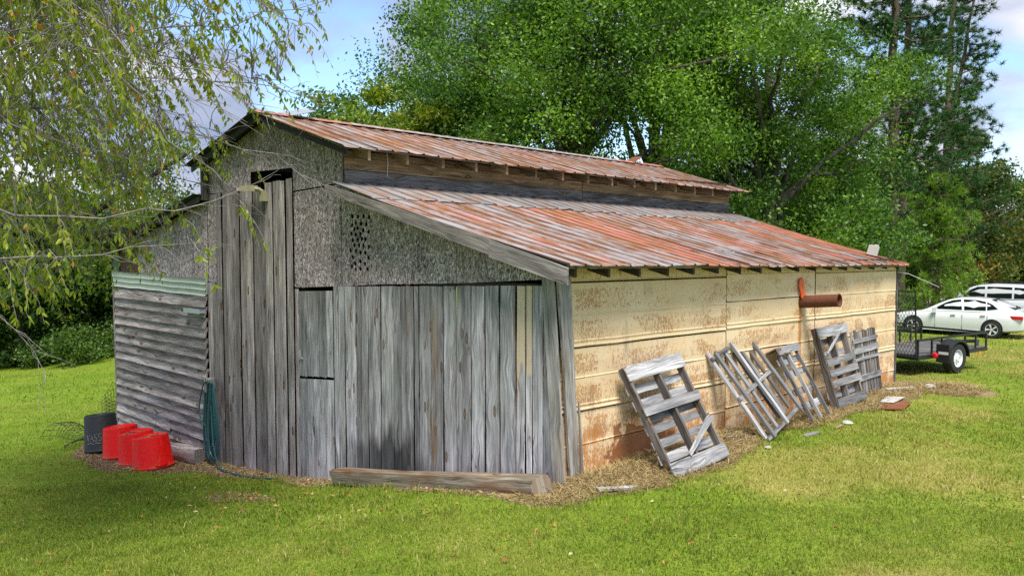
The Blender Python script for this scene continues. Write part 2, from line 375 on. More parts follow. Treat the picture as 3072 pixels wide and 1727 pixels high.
def cream():
    t = NT('rust_flecked_cream_panel'); uv = t.uv(False); po = t.pos(); s = t.n('ShaderNodeSeparateXYZ'); t.l(po, s.inputs[0]); y, z = s.outputs[1], s.outputs[2]
    big = t.noise(t.vmul(po, (0, 1.1, 1.5)), 1, 4, .6)
    base = t.ramp(big, [(.3, (.77, .555, .325)), (.7, (.88, .69, .46))])
    base = t.mix(t.math('MULTIPLY', t.noise(t.vmul(po, (0, 9, 1.2)), 1, 4, .7), .22), base, (.45, .31, .12))
    # flecks: fine vertical dabs, dense inside blocky patches left by a paint roller
    vo = t.n('ShaderNodeTexVoronoi'); vo.distance = 'CHEBYCHEV'; vo.inputs['Scale'].default_value = 1; t.l(t.vmul(po, (0, 2.3, 3.1)), vo.inputs['Vector'])
    cs = t.n('ShaderNodeSeparateColor'); t.l(vo.outputs['Color'], cs.inputs[0])
    low = t.n('ShaderNodeMapRange'); t.l(z, low.inputs[0]); low.inputs[1].default_value = 2.4; low.inputs[2].default_value = -.1; low.inputs[3].default_value = -.01; low.inputs[4].default_value = .075
    bn = t.noise(t.vmul(po, (0, 1.4, 2.2)), 1, 5, .7)
    dens = t.math('ADD', t.math('ADD', t.math('MULTIPLY', cs.outputs[0], .19), t.math('MULTIPLY', bn, .26)), low.outputs[0])
    # panels are clean along their laps: v of the uv runs 0..1 over each strip
    su = t.n('ShaderNodeSeparateXYZ'); t.l(uv, su.inputs[0])
    band = t.ramp(t.math('ABSOLUTE', t.math('SUBTRACT', su.outputs[1], .5)), [(.27, 1.), (.40, 0.)])
    fl = t.noise(t.vmul(po, (0, 60, 24)), 1, 4, .65, .3); fl2 = t.noise(t.vmul(po, (0, 24, 9)), 1, 5, .65, .3)
    fsum = t.math('ADD', t.math('MULTIPLY', fl, .62), t.math('MULTIPLY', fl2, .38))
    thr = t.math('SUBTRACT', t.math('ADD', fsum, t.math('MULTIPLY', dens, .62)), t.math('SUBTRACT', .764, t.math('MULTIPLY', band, .095)))
    fm = t.ramp(thr, [(.0, 0.), (.035, 1.)])
    rc = t.ramp(fl2, [(.3, (.22, .105, .045)), (.5, (.38, .18, .06)), (.7, (.50, .22, .055))])
    col = t.mix(t.math('MULTIPLY', fm, .78), base, rc)
    # bright orange runs low on the wall
    on = t.noise(t.vmul(po, (0, 2.1, 1.9)), 1, 5, .65); ov = t.noise(t.vmul(po, (0, 22, 3)), 1, 4, .6)
    oh = t.n('ShaderNodeMapRange'); t.l(z, oh.inputs[0]); oh.inputs[1].default_value = 1.05; oh.inputs[2].default_value = .0; oh.inputs[3].default_value = 0; oh.inputs[4].default_value = .17
    om = t.ramp(t.math('ADD', t.math('ADD', t.math('MULTIPLY', on, .7), t.math('MULTIPLY', ov, .3)), oh.outputs[0]), [(.625, 0.), (.72, 1.)])
    col = t.mix(t.math('MULTIPLY', om, .85), col, t.mix(ov, (.36, .13, .03), (.58, .25, .07)))
    # bare brown metal where the paint is gone, near the ground behind the first pallet
    en = t.noise(t.vmul(po, (0, 3.2, 3.2)), 1, 5, .6)
    dy = t.math('MULTIPLY', t.math('SUBTRACT', y, 1.72), 1.05); dz = t.math('MULTIPLY', t.math('SUBTRACT', z, .02), 1.9)
    d = t.math('SQRT', t.math('ADD', t.math('MULTIPLY', dy, dy), t.math('MULTIPLY', dz, dz)))
    bm_ = t.ramp(t.math('SUBTRACT', t.math('ADD', 1.0, t.math('MULTIPLY', t.math('SUBTRACT', en, .5), 1.7)), t.math('MULTIPLY', d, 1.15)), [(.10, 0.), (.16, 1.)])
    col = t.mix(t.math('MULTIPLY', bm_, .9), col, t.mix(en, (.17, .062, .024), (.30, .12, .045)))
    # rust run below the pipe
    ry = t.math('ABSOLUTE', t.math('SUBTRACT', y, 6.12)); rw = t.ramp(t.math('ADD', ry, t.math('MULTIPLY', t.math('SUBTRACT', ov, .5), .06)), [(.035, 1.), (.07, 0.)])
    rz = t.math('MULTIPLY', t.math('LESS_THAN', z, 1.68), t.ramp(z, [(.35, 0.), (.6, 1.)]))
    col = t.mix(t.math('MULTIPLY', t.math('MULTIPLY', rw, rz), .85), col, (.46, .17, .035))
    # thin rust runs starting under each lap
    sr = t.noise(t.vmul(po, (0, 34, 1.1)), 1, 4, .7); sv = t.ramp(su.outputs[1], [(.45, 0.), (.98, 1.)])
    sm = t.ramp(t.math('ADD', t.math('MULTIPLY', sr, .8), t.math('MULTIPLY', sv, .16)), [(.60, 0.), (.70, 1.)])
    col = t.mix(t.math('MULTIPLY', t.math('MULTIPLY', sm, sv), .6), col, (.36, .17, .06))
    # grey-black mildew
    mm = t.math('MULTIPLY', t.ramp(t.noise(t.vmul(po, (0, 2.4, 1.0)), 1, 4, .65), [(.60, 0.), (.74, 1.)]), .5)
    col = t.mix(mm, col, (.14, .12, .10))
    t.bsdf(col, .62, fl2, .12, .004, spec=.35); return t.m
M['cream'] = cream()

def flat(name, col, rough=.5, metal=0, spec=.4, coat=0, var=.15, vs_=9, bump=.1):
    t = NT(name); tc = t.n('ShaderNodeTexCoord'); nz = t.noise(tc.outputs['Object'], vs_, 4, .6)
    c = t.mix(nz, tuple(x * (1 - var) for x in col), tuple(min(1, x * (1 + var)) for x in col))
    t.bsdf(c, rough, nz, bump, .004, metal, spec, coat); return t.m
M['green_tin'] = flat('pale_green_sheet_metal', (.34, .395, .34), .5, 0, .5, var=.25, vs_=4)
M['brown_tin'] = flat('dark_red_brown_tin', (.085, .035, .02), .7, var=.4)
M['green_post'] = flat('dark_green_post_paint', (.02, .075, .05), .5)
M['dark_tin'] = flat('blackened_tin', (.022, .022, .022), .7, var=.3)
M['rust'] = flat('rust_brown_iron', (.13, .045, .022), .85, var=.4, vs_=20, bump=.3)
M['rust_sheet'] = flat('rusty_backing_tin', (.17, .055, .022), .85, var=.5, vs_=6)
M['orange'] = flat('orange_flagging_tape', (.85, .14, .02), .5, var=.08)
M['hose'] = flat('blue_green_hose_rubber', (.018, .085, .095), .42, spec=.5, var=.15)
M['red_tub'] = flat('red_tub_plastic', (.86, .003, .002), .5, spec=.15, var=.05, vs_=3, bump=.03)
def tub_red():
    t = NT('scuffed_red_tub_plastic'); tc = t.n('ShaderNodeTexCoord'); o = tc.outputs['Object']; s = t.n('ShaderNodeSeparateXYZ'); t.l(o, s.inputs[0])
    n1 = t.noise(t.vmul(o, (6, 6, 1.5)), 1, 5, .6); n2 = t.noise(t.vmul(o, (18, 18, 7)), 1, 5, .65)
    c = t.mix(n1, (.74, .004, .004), (.90, .012, .008))
    low = t.ramp(t.math('ADD', t.math('MULTIPLY', n2, .5), t.math('MULTIPLY', s.outputs[2], -.9)), [(.40, 0.), (.60, .75)])
    c = t.mix(low, c, (.26, .12, .07)); c = t.mix(t.math('MULTIPLY', t.ramp(n2, [(.60, 0.), (.72, 1.)]), .35), c, (.62, .16, .11))
    t.bsdf(c, t.ramp(n2, [(.3, .38), (.7, .65)]), n2, .05, .003, spec=.25); return t.m
M['red_tub'] = tub_red()
M['dirt_tub'] = flat('dirt_dried_on_tub', (.30, .15, .07), .9, var=.5, vs_=14, bump=.4)
M['black_tub'] = flat('black_rubber', (.022, .024, .028), .55, var=.3)
M['white_scrawl'] = flat('white_scrawl_paint', (.22, .22, .22), .8)
M['wire'] = flat('dark_fence_wire', (.03, .03, .026), .6, .4)
M['lamp'] = flat('yellowed_lamp_paint', (.33, .30, .19), .6)
M['galv'] = flat('galvanised_steel', (.42, .45, .48), .4, .5)
M['concrete'] = flat('pale_concrete', (.42, .41, .37), .9, vs_=30, bump=.4)
M['string'] = flat('pale_string', (.6, .58, .52), .8)
M['black_steel'] = flat('black_trailer_paint', (.018, .018, .02), .42, .0, .5, var=.3)
M['tyre'] = flat('tyre_rubber', (.022, .022, .023), .75, var=.3, vs_=30, bump=.3)
M['white_rim'] = flat('white_wheel_paint', (.72, .73, .74), .35)
M['alloy'] = flat('silver_alloy', (.68, .69, .70), .45, .1)
M['red_lens'] = flat('red_lamp_lens', (.62, .012, .02), .2, spec=.6)
M['amber'] = flat('amber_lamp_lens', (.8, .25, .02), .25)
M['sticker'] = flat('white_sticker', (.6, .6, .6), .5)
M['paint_w'] = flat('pearl_white_car_paint', (.70, .72, .735), .22, 0, .5, 1., var=.015, bump=0)
M['paint_s'] = flat('silver_white_suv_paint', (.58, .60, .62), .22, .1, .5, 1., var=.015, bump=0)
M['glass'] = flat('dark_car_glass', (.006, .010, .010), .15, 0, .15, 0, var=.1, bump=0)
M['trim'] = flat('black_car_trim', (.012, .012, .012), .4)
M['chrome'] = flat('chrome_trim', (.7, .7, .7), .15, .9)
M['lamp_clear'] = flat('clear_headlamp', (.5, .52, .55), .1, .2, .8)

def leaf(name, stops, trans=.35, rough=.45, spec=.35):
    t = NT(name); a = t.attr('rnd'); col = t.ramp(a, stops)
    oi = t.rnd(); hs = t.n('ShaderNodeHueSaturation'); mr = t.n('ShaderNodeMapRange'); t.l(oi, mr.inputs[0]); mr.inputs[3].default_value = .92; mr.inputs[4].default_value = 1.1
    t.l(mr.outputs[0], hs.inputs['Value']); t.l(col, hs.inputs['Color'])
    p = t.n('ShaderNodeBsdfPrincipled'); t.l(hs.outputs[0], p.inputs['Base Color']); p.inputs['Roughness'].default_value = rough; p.inputs['Specular IOR Level'].default_value = spec
    tr = t.n('ShaderNodeBsdfTranslucent'); tcol = t.mix(1., hs.outputs[0], (1.35, 1.5, .75), 'MULTIPLY'); t.l(tcol, tr.inputs[0])
    m = t.n('ShaderNodeMixShader'); m.inputs[0].default_value = trans; t.l(p.outputs[0], m.inputs[1]); t.l(tr.outputs[0], m.inputs[2]); t.l(m.outputs[0], t.out.inputs[0])
    return t.m
M['leaf_oak'] = leaf('oak_leaf', [(0, (.022, .065, .010)), (.35, (.078, .175, .016)), (.7, (.17, .30, .026)), (1, (.31, .43, .05))])
M['leaf_oak2'] = leaf('oak_leaf_cool', [(0, (.02, .056, .014)), (.35, (.062, .14, .022)), (.7, (.13, .23, .034)), (1, (.25, .35, .065))])
M['leaf_yel'] = leaf('yellow_green_leaf', [(0, (.06, .12, .012)), (.4, (.15, .22, .016)), (.75, (.27, .31, .02)), (1, (.42, .36, .025))])
M['leaf_near'] = leaf('drooping_cherry_leaf', [(0, (.10, .165, .014)), (.35, (.24, .31, .022)), (.7, (.40, .44, .028)), (.86, (.46, .43, .03)), (.93, (.65, .46, .025)), (1, (.58, .21, .03))], .48)
M['leaf_far'] = leaf('far_wood_leaf', [(0, (.025, .06, .014)), (.5, (.08, .15, .024)), (.85, (.15, .24, .034)), (1, (.24, .32, .06))])
M['leaf_bush'] = leaf('light_bush_leaf', [(0, (.05, .12, .012)), (.5, (.11, .22, .02)), (1, (.2, .33, .04))])
M['leaf_rust'] = leaf('browning_leaf', [(0, (.03, .065, .014)), (.45, (.075, .115, .02)), (.75, (.18, .15, .03)), (1, (.33, .18, .035))])
M['needle'] = leaf('pine_needle', [(0, (.012, .05, .014)), (.5, (.032, .10, .018)), (1, (.08, .18, .025))], .2)
M['needle_lt'] = leaf('young_pine_needle', [(0, (.06, .13, .014)), (.5, (.14, .25, .022)), (1, (.25, .37, .04))], .3)
def bark(name, a, b, sc=6):
    t = NT(name); tc = t.n('ShaderNodeTexCoord'); n = t.noise(t.vmul(tc.outputs['Object'], (sc, sc, sc * .22)), 1, 6, .65, .4)
    t.bsdf(t.ramp(n, [(.3, a), (.65, b)]), .9, n, .8, .03, spec=.1); return t.m
M['bark'] = bark('grey_bark', (.035, .03, .026), (.14, .125, .11))
M['bark_pine'] = bark('pine_bark', (.05, .035, .026), (.20, .15, .12), 5)
M['bark_dark'] = bark('dark_limb_bark', (.014, .012, .010), (.065, .055, .048), 9)
M['twig'] = bark('pale_twig_bark', (.11, .095, .085), (.30, .27, .25), 20)

def blade(name, stops, trans=.3):
    return leaf(name, stops, trans, .55, .2)
M['grass'] = blade('lawn_blade', [(0, (.045, .085, .012)), (.25, (.12, .175, .02)), (.5, (.205, .24, .03)), (.75, (.33, .30, .075)), (1, (.52, .43, .22))])
M['straw'] = blade('straw_strand', [(0, (.13, .09, .04)), (.5, (.30, .22, .10)), (1, (.50, .40, .20))], .1)
M['litter'] = blade('fallen_leaf', [(0, (.10, .045, .02)), (.5, (.30, .12, .03)), (.8, (.42, .22, .06)), (1, (.5, .42, .3))], .1)
def ground_mat():
    t = NT('lawn_and_bare_soil'); po = t.pos(); dirt = t.attr('dirt'); dry = t.attr('dry'); stw = t.attr('strawy')
    n1 = t.noise(t.vmul(po, (1, 1, 1)), 34, 5, .7); n2 = t.noise(po, 5, 4, .6); n3 = t.noise(po, .5, 4, .6)
    f = t.math('ADD', t.math('MULTIPLY', n1, .75), t.math('MULTIPLY', n2, .25))
    g = t.ramp(f, [(.32, (.035, .08, .010)), (.5, (.125, .205, .016)), (.68, (.25, .31, .028))])
    d = t.ramp(f, [(.32, (.12, .115, .03)), (.5, (.26, .235, .06)), (.68, (.40, .34, .13))])
    g = t.mix(t.math('MULTIPLY', dry, .85), g, d)
    far = t.ramp(n3, [(.35, (.85, .9, .7)), (.65, (1.15, 1.1, 1.1))]); g = t.mix(1., g, far, 'MULTIPLY')
    soil = t.ramp(f, [(.3, (.07, .042, .026)), (.5, (.17, .11, .068)), (.7, (.33, .25, .17))])
    sw = t.ramp(f, [(.3, (.12, .085, .04)), (.5, (.27, .20, .095)), (.7, (.42, .33, .165))])
    soil = t.mix(stw, soil, sw)
    c = t.mix(t.ramp(t.math('ADD', dirt, t.math('MULTIPLY', t.math('SUBTRACT', n1, .5), .5)), [(.4, 0.), (.6, 1.)]), g, soil)
    t.bsdf(c, .95, f, .9, .03, spec=.1); return t.m
M['ground'] = ground_mat()

# ------------------------------------------------------------------ terrain
_tx = np.linspace(-300, 300, 12001)
_tz = np.interp(_tx, [-300, -80, -38, -13.4, -9, -5.8, -4, -1.4, 0, 1.5, 30, 300], [-6, -3.9, -3.3, -1.58, -1.46, -1.16, -.86, -.33, -.12, -.13, -.35, -1])
_k = np.exp(-.5 * (np.arange(-30, 31) * .05 / .55) ** 2); _k /= _k.sum()
_tz = np.convolve(np.pad(_tz, 30, 'edge'), _k, 'valid')
def sst(a, b, x): t = np.clip((x - a) / (b - a), 0, 1); return t * t * (3 - 2 * t)
def hgt(x, y):
    x = np.asarray(x, float); y = np.asarray(y, float)
    back = -.15 - .052 * np.clip(y - 13, 0, 14) - .05 * np.clip(-x - 9, 0, 30)
    t = sst(4, 15, y); z = np.interp(x, _tx, _tz) * (1 - t) + back * t
    mound = np.exp(-((x - .35) / .5) ** 2) * sst(-.6, .6, y) * (1 - sst(9.2, 10.6, y))
    z = z + mound * (.05 + .10 * fbm(x, y, .9, 5)) + .07 * np.exp(-((x - 1.0) ** 2 + (y - 10.4) ** 2) / .25)
    return z + (fbm(x, y, 3.5, 2) - .5) * .09 + (fbm(x, y, .45, 8) - .5) * .02
def H(x, y): return float(hgt(x, y))
def dirt_fn(x, y):
    """(bare-ground mask, straw share)"""
    e = (fbm(x, y, 1.1, 21) - .5)
    w = np.interp(x, [-14, -12.6, -11.5, -9.5, -8, -6.3, -5, -4, -1, .2], [.15, 1.0, 1.75, 1.6, .85, .5, .75, .7, .7, .8])
    a = sst(.18, -.18, -(y + w) - e * .9) * sst(-13.6, -12.9, x + e) * sst(1.0, .4, x)
    a = a * (y < .3)
    sw = .95 + .25 * np.sin(y * .9) * .4
    b = sst(-.15, .15, sw - x + e * .8) * sst(-.85, -.45, y + e * .6) * sst(10.9, 10.3, y) * (x > -.4)
    c = sst(.85, .55, np.hypot((x - 1.0) * .9, y - 10.3) + e * .5)
    d = np.maximum(np.maximum(a, b), c)
    # thin worn patch out in the lawn by the door
    d = np.maximum(d, .6 * sst(.62, .3, np.hypot((x + 4.9) * .55, (y + 1.5) * 1.6) + e * .6))
    ins = (x < .1) & (x > -13.5) & (y > .05) & (y < 10.8)
    d = np.where(ins, 1., d)
    return d, np.clip(np.maximum(b, c) * 1.1, 0, 1)
def dry_fn(x, y):
    """0 lush .. 1 straw-coloured lawn"""
    lat = (x - CAM.x) * RGT.x + (y - CAM.y) * RGT.y
    base = sst(.42, .78, fbm(x, y, 2.6, 31, 4) * .8 + fbm(x, y, .5, 35) * .2)
    right = sst(-1.5, 4.5, lat + (fbm(x, y, 2., 38) - .5) * 3)
    return np.clip(base * (.2 + 1.0 * right) + .14 * right, 0, 1)

def axis_grid(lo, hi, c0, c1, fine, coarse_n):
    mid = np.arange(c0, c1 + 1e-6, fine)
    L = c0 - np.geomspace(fine, c0 - lo, coarse_n)[::-1]; U = c1 + np.geomspace(fine, hi - c1, coarse_n)
    return np.concatenate([L, mid, U])
gx_ = axis_grid(-500, 500, -15, 8, .14, 44); gy_ = axis_grid(-60, 700, -8, 16, .14, 44)
X, Y = np.meshgrid(gx_, gy_, indexing='ij'); Z = hgt(X, Y)
nx, ny = X.shape; idx = np.arange(nx * ny).reshape(nx, ny)
quads = np.stack([idx[:-1, :-1], idx[1:, :-1], idx[1:, 1:], idx[:-1, 1:]], -1).reshape(-1, 4)
dm, stm = dirt_fn(X.ravel(), Y.ravel())
lawn = np_mesh('ground', np.stack([X.ravel(), Y.ravel(), Z.ravel()], 1), quads, M['ground'], {'dirt': ('POINT', dm), 'strawy': ('POINT', stm), 'dry': ('POINT', dry_fn(X.ravel(), Y.ravel()))}, smooth=True)
structure(lawn, 'mown green lawn with bare soil around the barn')

# ------------------------------------------------------------------ the barn
barn = empty('barn', (0, 0, 0), 'weathered grey wooden barn with rusty tin roofs and a cream metal side wall', 'barn')
XM, XL, XR = -6.6, -8.88, -4.38           # ridge, main block left and right walls
SL = .0215                                # the whole building sinks a little towards its far end
def zmain(x): return 4.93 - .287 * abs(x - XM)
def zlow(x): return 2.50 + (.45 - x) * .2395
def zleft(x): return 3.62 - (-8.85 - x) * .222
FR = lambda x, z, d: (x, d, z)            # front-wall mapping: depth d goes into the barn
def FRo(o): return lambda x, z, d: (x, d + o, z)
UX, UY, UZ = Vector((1, 0, 0)), Vector((0, 1, 0)), Vector((0, 0, 1))

# framing behind the front cladding (girts and posts)
fm = MB()
for z in (-.6, .35, 1.45, 2.22): fm.bar((-8.9, .075, z), (-5.9, .075, z), UZ, -UY, .09, .05); fm.bar((-4.6, .075, z), (-.1, .075, z), UZ, -UY, .09, .05)
for z in (3.0, 3.62): fm.bar((-5.8, .075, z), (-4.5, .075, z), UZ, -UY, .09, .05)
for x in (-8.86, -7.32, -5.78, -4.42, -1.79, -.08): fm.bar((x, .16, -1.6), (x, .16, (zmain(x) if XL < x < XR - .1 else zlow(x)) - .12), UX, -UY, .1, .1)
front = fm.build('front_wall', M['rafter'], barn)
back = MB()
back.prism([(-13.4, -1.8), (0, -1), (0, zlow(0) - .3), (XR, zlow(XR) - .35), (XR, 3.9), (XM, 4.6), (XL, 3.9), (XL, 3.3), (-13.4, 2.3)], lambda x, z, d: (x, 10.25 + d, z), .03)
back.build('back_wall', M['dark_board'], barn)
lw = MB(); lw.box((-13.42, 5.1, .4), (.04, 10.1, 4.2)); lw.build('far_side_wall', M['dark_board'], barn)
ms = MB(); ms.box((XL + .02, 5.4, 3.85), (.04, 11.1, .62)); ms.build('far_clerestory_wall', M['dark_board'], barn)

def plank(parent, x0, x1, zt0, zt1, zb, y=-.018, th=.016, mat='plank', lean=0., name='plank', jit=.004, rag=.05):
    """vertical board between x0 and x1"""
    m = MB(); w = x1 - x0 - random.uniform(.016, .04); xc = (x0 + x1) / 2; zt = (zt0 + zt1) / 2
    m.bar((xc - lean * .5 + random.uniform(-.004, .004), y, zb), (xc + lean * .5, y, zt), UX, -UY, w, th, seg=6, jit=jit)
    P = m.v
    k = (zt1 - zt0) / max(x1 - x0, .01)
    m.v = [(px, py, pz + k * (px - xc)) if pz > zt - .02 else ((px, py, pz + random.uniform(-rag, rag)) if pz < zb + .02 else (px, py, pz)) for px, py, pz in P]
    return m.build(name, M[mat], parent)

# right lean-to front: vertical planks
ex = [-4.67, -4.36, -4.06, -3.75, -3.44, -3.13, -2.84, -2.56, -2.29, -2.03, -1.76, -1.48, -1.21, -.94, -.65, -.37, -.19, .03]
for a, b in zip(ex[:-1], ex[1:]):
    zt = lambda x: 2.075 + (x + 4.67) * .0405
    cut = [(a, b)]
    if b - a > .275 and random.random() < .45: c = a + (b - a) * random.uniform(.4, .65); cut = [(a, c), (c, b)]
    for p, q in cut:
        plank(front, p, q, zt(p), zt(q) + random.uniform(-.01, .004), H((p + q) / 2, -.1) - .12, y=-.016 - random.uniform(0, .018), lean=random.uniform(-.02, .02))
for bx_, bz_ in ((-4.1, 1.8), (-2.85, 1.7), (-1.5, 1.2), (-1.2, 1.6), (-.65, 1.0), (-.37, .9)): bk = MB(); bk.box((bx_, .01, bz_), (.1, .004, 1.1)); bk.build('backing_strip', M['rust_sheet'], front)
# tall loft section: board on board
tx = [-8.48, -8.27, -8.07, -7.83, -7.6, -7.36, -7.13, -6.9, -6.68, -6.45, -6.23, -6.03, -5.84]
tt = [3.67, 3.68, 3.70, 3.71, 3.71, 3.73, 3.66, 3.64, 3.77, 3.78, 3.79, 3.80]
for i, (a, b) in enumerate(zip(tx[:-1], tx[1:])):
    deep = i in (1, 4, 9, 11) or i == 6
    plank(front, a, b, tt[i], tt[i] + random.uniform(-.015, .02), H((a + b) / 2, -.1) - .05 - random.uniform(0, .1), y=-.03 if deep else -.052 - random.uniform(0, .008), th=.018, mat='tall', lean=random.uniform(-.015, .015))
for a, b, z in ((-8.93, -8.72, 1.985), (-8.715, -8.49, 1.99)):
    plank(front, a, b, z, z, H((a + b) / 2, -.1) - .1, y=-.02, mat='tall')
plank(front, -5.825, -5.70, 1.99, 1.99, H(-5.76, -.1) - .1, y=-.012, mat='tall')

def osb_panel(poly, y=.0, th=.012, parent=None):
    m = MB(); m.prism(poly, FRo(y), th); return m.build('strand_board_panel', M['osb'], parent or front)
g = .004
osb_panel([(-8.92, 1.995), (-8.485, 2.0), (-8.485, 3.65), (-8.92, 3.65)])
osb_panel([(-8.90, 3.664), (-7.275, 3.69), (-7.275, zmain(-7.275) - .05), (-8.90, zmain(-8.90) - .05)], y=.003)
osb_panel([(-7.255, 3.99), (-5.855, 3.985), (-5.855, 3.605), (-4.40, 3.685), (-4.40, zmain(-4.40) - .05), (XM, zmain(XM) - .05), (-7.265, zmain(-7.265) - .05)])
osb_panel([(-5.835, 2.01), (-4.485, 2.085), (-4.485, 3.655), (-5.835, 3.58)], y=-.002)
osb_panel([(-3.445, 2.15), (-1.80, 2.225), (-1.80, zlow(-1.795) - .06), (-3.455, zlow(-3.455) - .06)])
osb_panel([(-1.785, 2.225), (-.17, 2.33), (-.1, zlow(-.1) - .06), (-1.785, zlow(-1.785) - .06)], y=.002)
osb_panel([(-12.2, 2.035), (-10.4, 2.03), (-10.4, zleft(-10.4) - .06), (-12.2, zleft(-12.2) - .06)])
osb_panel([(-10.38, 2.03), (-8.955, 2.01), (-8.955, zleft(-8.955) - .06), (-10.38, zleft(-10.39) - .06)], y=-.003)
# the panel with the bored vent holes
HOLES = [(503, 832), (545, 835), (585, 833), (626, 840), (527, 877), (568, 884), (604, 888), (500, 893), (517, 920), (542, 913), (583, 928), (621, 938), (494, 953), (527, 958), (561, 955), (505, 997), (540, 995), (571, 988), (597, 990), (517, 1032), (550, 1033), (583, 1035), (621, 1043), (486, 1072), (526, 1072), (561, 1083), (594, 1083), (503, 1117), (619, 1117), (560, 1145), (519, 1160), (592, 1160), (495, 1183), (524, 1200), (558, 1197), (612, 1195)]
def holed_panel():
    bm = bmesh.new(); ul = bm.loops.layers.uv.new('UVMap')
    def loop(pts):
        vs = [bm.verts.new((x, 0, z)) for x, z in pts]
        return [bm.edges.new((vs[i], vs[(i + 1) % len(vs)])) for i in range(len(vs))]
    ed = loop([(-4.462, 2.085), (-3.462, 2.15), (-3.462, zlow(-3.462) - .06), (-4.462, zlow(-4.462) - .06)])
    for hx, hy in HOLES:
        # measured on the panel: 486..626 across = .47 m, 832..1200 down = .99 m
        cx = -4.235 + (hx - 486) / 140 * .49; cz = 3.155 - (hy - 832) / 368 * .80
        ed += loop([(cx + .036 * math.cos(a * math.pi / 5), cz + .036 * math.sin(a * math.pi / 5)) for a in range(10)])
    bmesh.ops.triangle_fill(bm, use_beauty=True, use_dissolve=False, edges=ed)
    r = bmesh.ops.extrude_face_region(bm, geom=bm.faces[:])
    bmesh.ops.translate(bm, vec=(0, .014, 0), verts=[v for v in r['geom'] if isinstance(v, bmesh.types.BMVert)])
    bmesh.ops.recalc_face_normals(bm, faces=bm.faces)
    for f in bm.faces:
        for l in f.loops: l[ul].uv = (l.vert.co.x + 3.3, l.vert.co.z + 8.1)
    me = bpy.data.meshes.new('strand_board_panel'); bm.to_mesh(me); bm.free(); me.materials.append(M['osb'])
    o = bpy.data.objects.new('strand_board_panel', me); COL.objects.link(o); o.parent = front; o.location = -ORG[front.name]; ORG[o.name] = Vector((0, 0, 0))
    o['label'] = 'strand board panel bored with a cluster of round vent holes'
holed_panel()

# stable door in two leaves
for z0l, z0r, zt, lab in ((.56, .64, 1.955, 'upper leaf of the stable door'), (-1.3, -1.2, .52, 'lower leaf of the stable door')):
    b = MB(); zl = max(z0l, -.95) + .1; b.box((-5.19, .03, (zl + zt - .1) / 2), (.9, .02, zt - .1 - zl))
    lf = b.build('door_leaf', M['rafter'], barn, label=lab)
    e = [-5.685, -5.46, -5.285, -5.11, -4.9, -4.695]
    for i, (p, q) in enumerate(zip(e[:-1], e[1:])):
        t0, t1 = (p + 5.685) / .99, (q + 5.685) / .99
        zb = z0l + (z0r - z0l) * (t0 + t1) / 2 if zt > 1 else H((p + q) / 2, -.1) - .08
        top = lambda t: (zt + .05 * t) if zt > 1 else (.51 + .085 * t)
        plank(lf, p, q, top(t0), top(t1), zb, y=-.012 - random.uniform(0, .006), mat='plank', jit=.003, rag=.008 if zt > 1 else .05)
    if zt > 1:
        lt = MB(); lt.box((-5.62, -.035, .86), (.11, .012, .03)); lt.box((-5.645, -.035, .93), (.05, .012, .12)); lt.build('latch', M['galv'], lf)

# left lean-to front: clapboards, green tin band, rust-brown corner
lf = MB()
for x in (-13.36, -11.2, -9.02): lf.bar((x, .1, -1.8), (x, .1, zleft(x) - .12), UX, -UY, .1, .1)
lwall = lf.build('lean_to_wall', M['rafter'], barn)
nb = 16
for i in range(nb):
    z = 1.60 - i * .197; l = random.uniform(-.012, .012); r = random.uniform(-.012, .012)
    x0, x1 = -13.40 + random.uniform(-.01, .02), -8.955 + random.uniform(-.02, .0)
    runs = [(x0, x1, l, r)]
    if i == 13: runs = [(x0, -10.62, l, -.05), (-10.6, x1, .0, r)]
    if i == 14: runs = [(x0, -10.63, .02, -.09), (-10.6, x1, .0, r)]
    for p, q, dl, dr in runs:
        m = MB(); wv = Vector((0, .3, 1)).normalized(); nv = Vector((0, -1, .3)).normalized()
        m.bar((p, -.05, z + dl), (q, -.05, z + dr), wv, nv, .222, .03, seg=9, jit=.005, bow=random.uniform(-.006, .008))
        m.build('clapboard', M['clap'], lwall)
cp = MB(); cp.bar((-13.47, -.03, -1.75), (-13.5, -.03, 1.74), UX, -UY, .11, .05, seg=5, jit=.004); cp.build('corner_board', M['clap'], lwall)
gt = MB(); prof = []
for k in range(25):
    z = 1.735 + k / 24 * .335; prof.append((-.045 - .016 * max(0, math.cos(k / 24 * 2 * math.pi * 3)) - (.012 if k < 2 else 0), z))
xs = np.linspace(-13.58, -8.955, 10); jz = [random.uniform(-.008, .008) for _ in xs]
for i in range(9):
    for k in range(24):
        z_ = lambda q, w: prof[w][1] + jz[q] - .012 * (q - 4.5) / 4.5
        gt.quad([(xs[i], prof[k][0], z_(i, k)), (xs[i + 1], prof[k][0], z_(i + 1, k)), (xs[i + 1], prof[k + 1][0], z_(i + 1, k + 1)), (xs[i], prof[k + 1][0], z_(i, k + 1))])
gt.box((-11.27, -.02, 1.9), (4.6, .03, .3))
gt.build('metal_band', M['green_tin'], lwall, label='pale green ribbed metal band', fix=False)
bt = MB(); n = 12
for k in range(n):
    x0, x1 = -13.22 + k / n * 1.0, -13.22 + (k + 1) / n * 1.0; d0, d1 = (-.01 if k % 2 else .006), (.006 if k % 2 else -.01)
    bt.quad([(x0, d0, 2.06), (x1, d1, 2.06), (x1, d1, zleft(x1) - .06), (x0, d0, zleft(x0) - .06)])
bt.build('tin_panel', M['brown_tin'], lwall, fix=False)
gp = MB(); gp.bar((-13.4, -.005, 2.05), (-13.4, -.005, zleft(-13.4) - .06), UX, -UY, .33, .03); gp.build('corner_panel', M['green_post'], lwall)

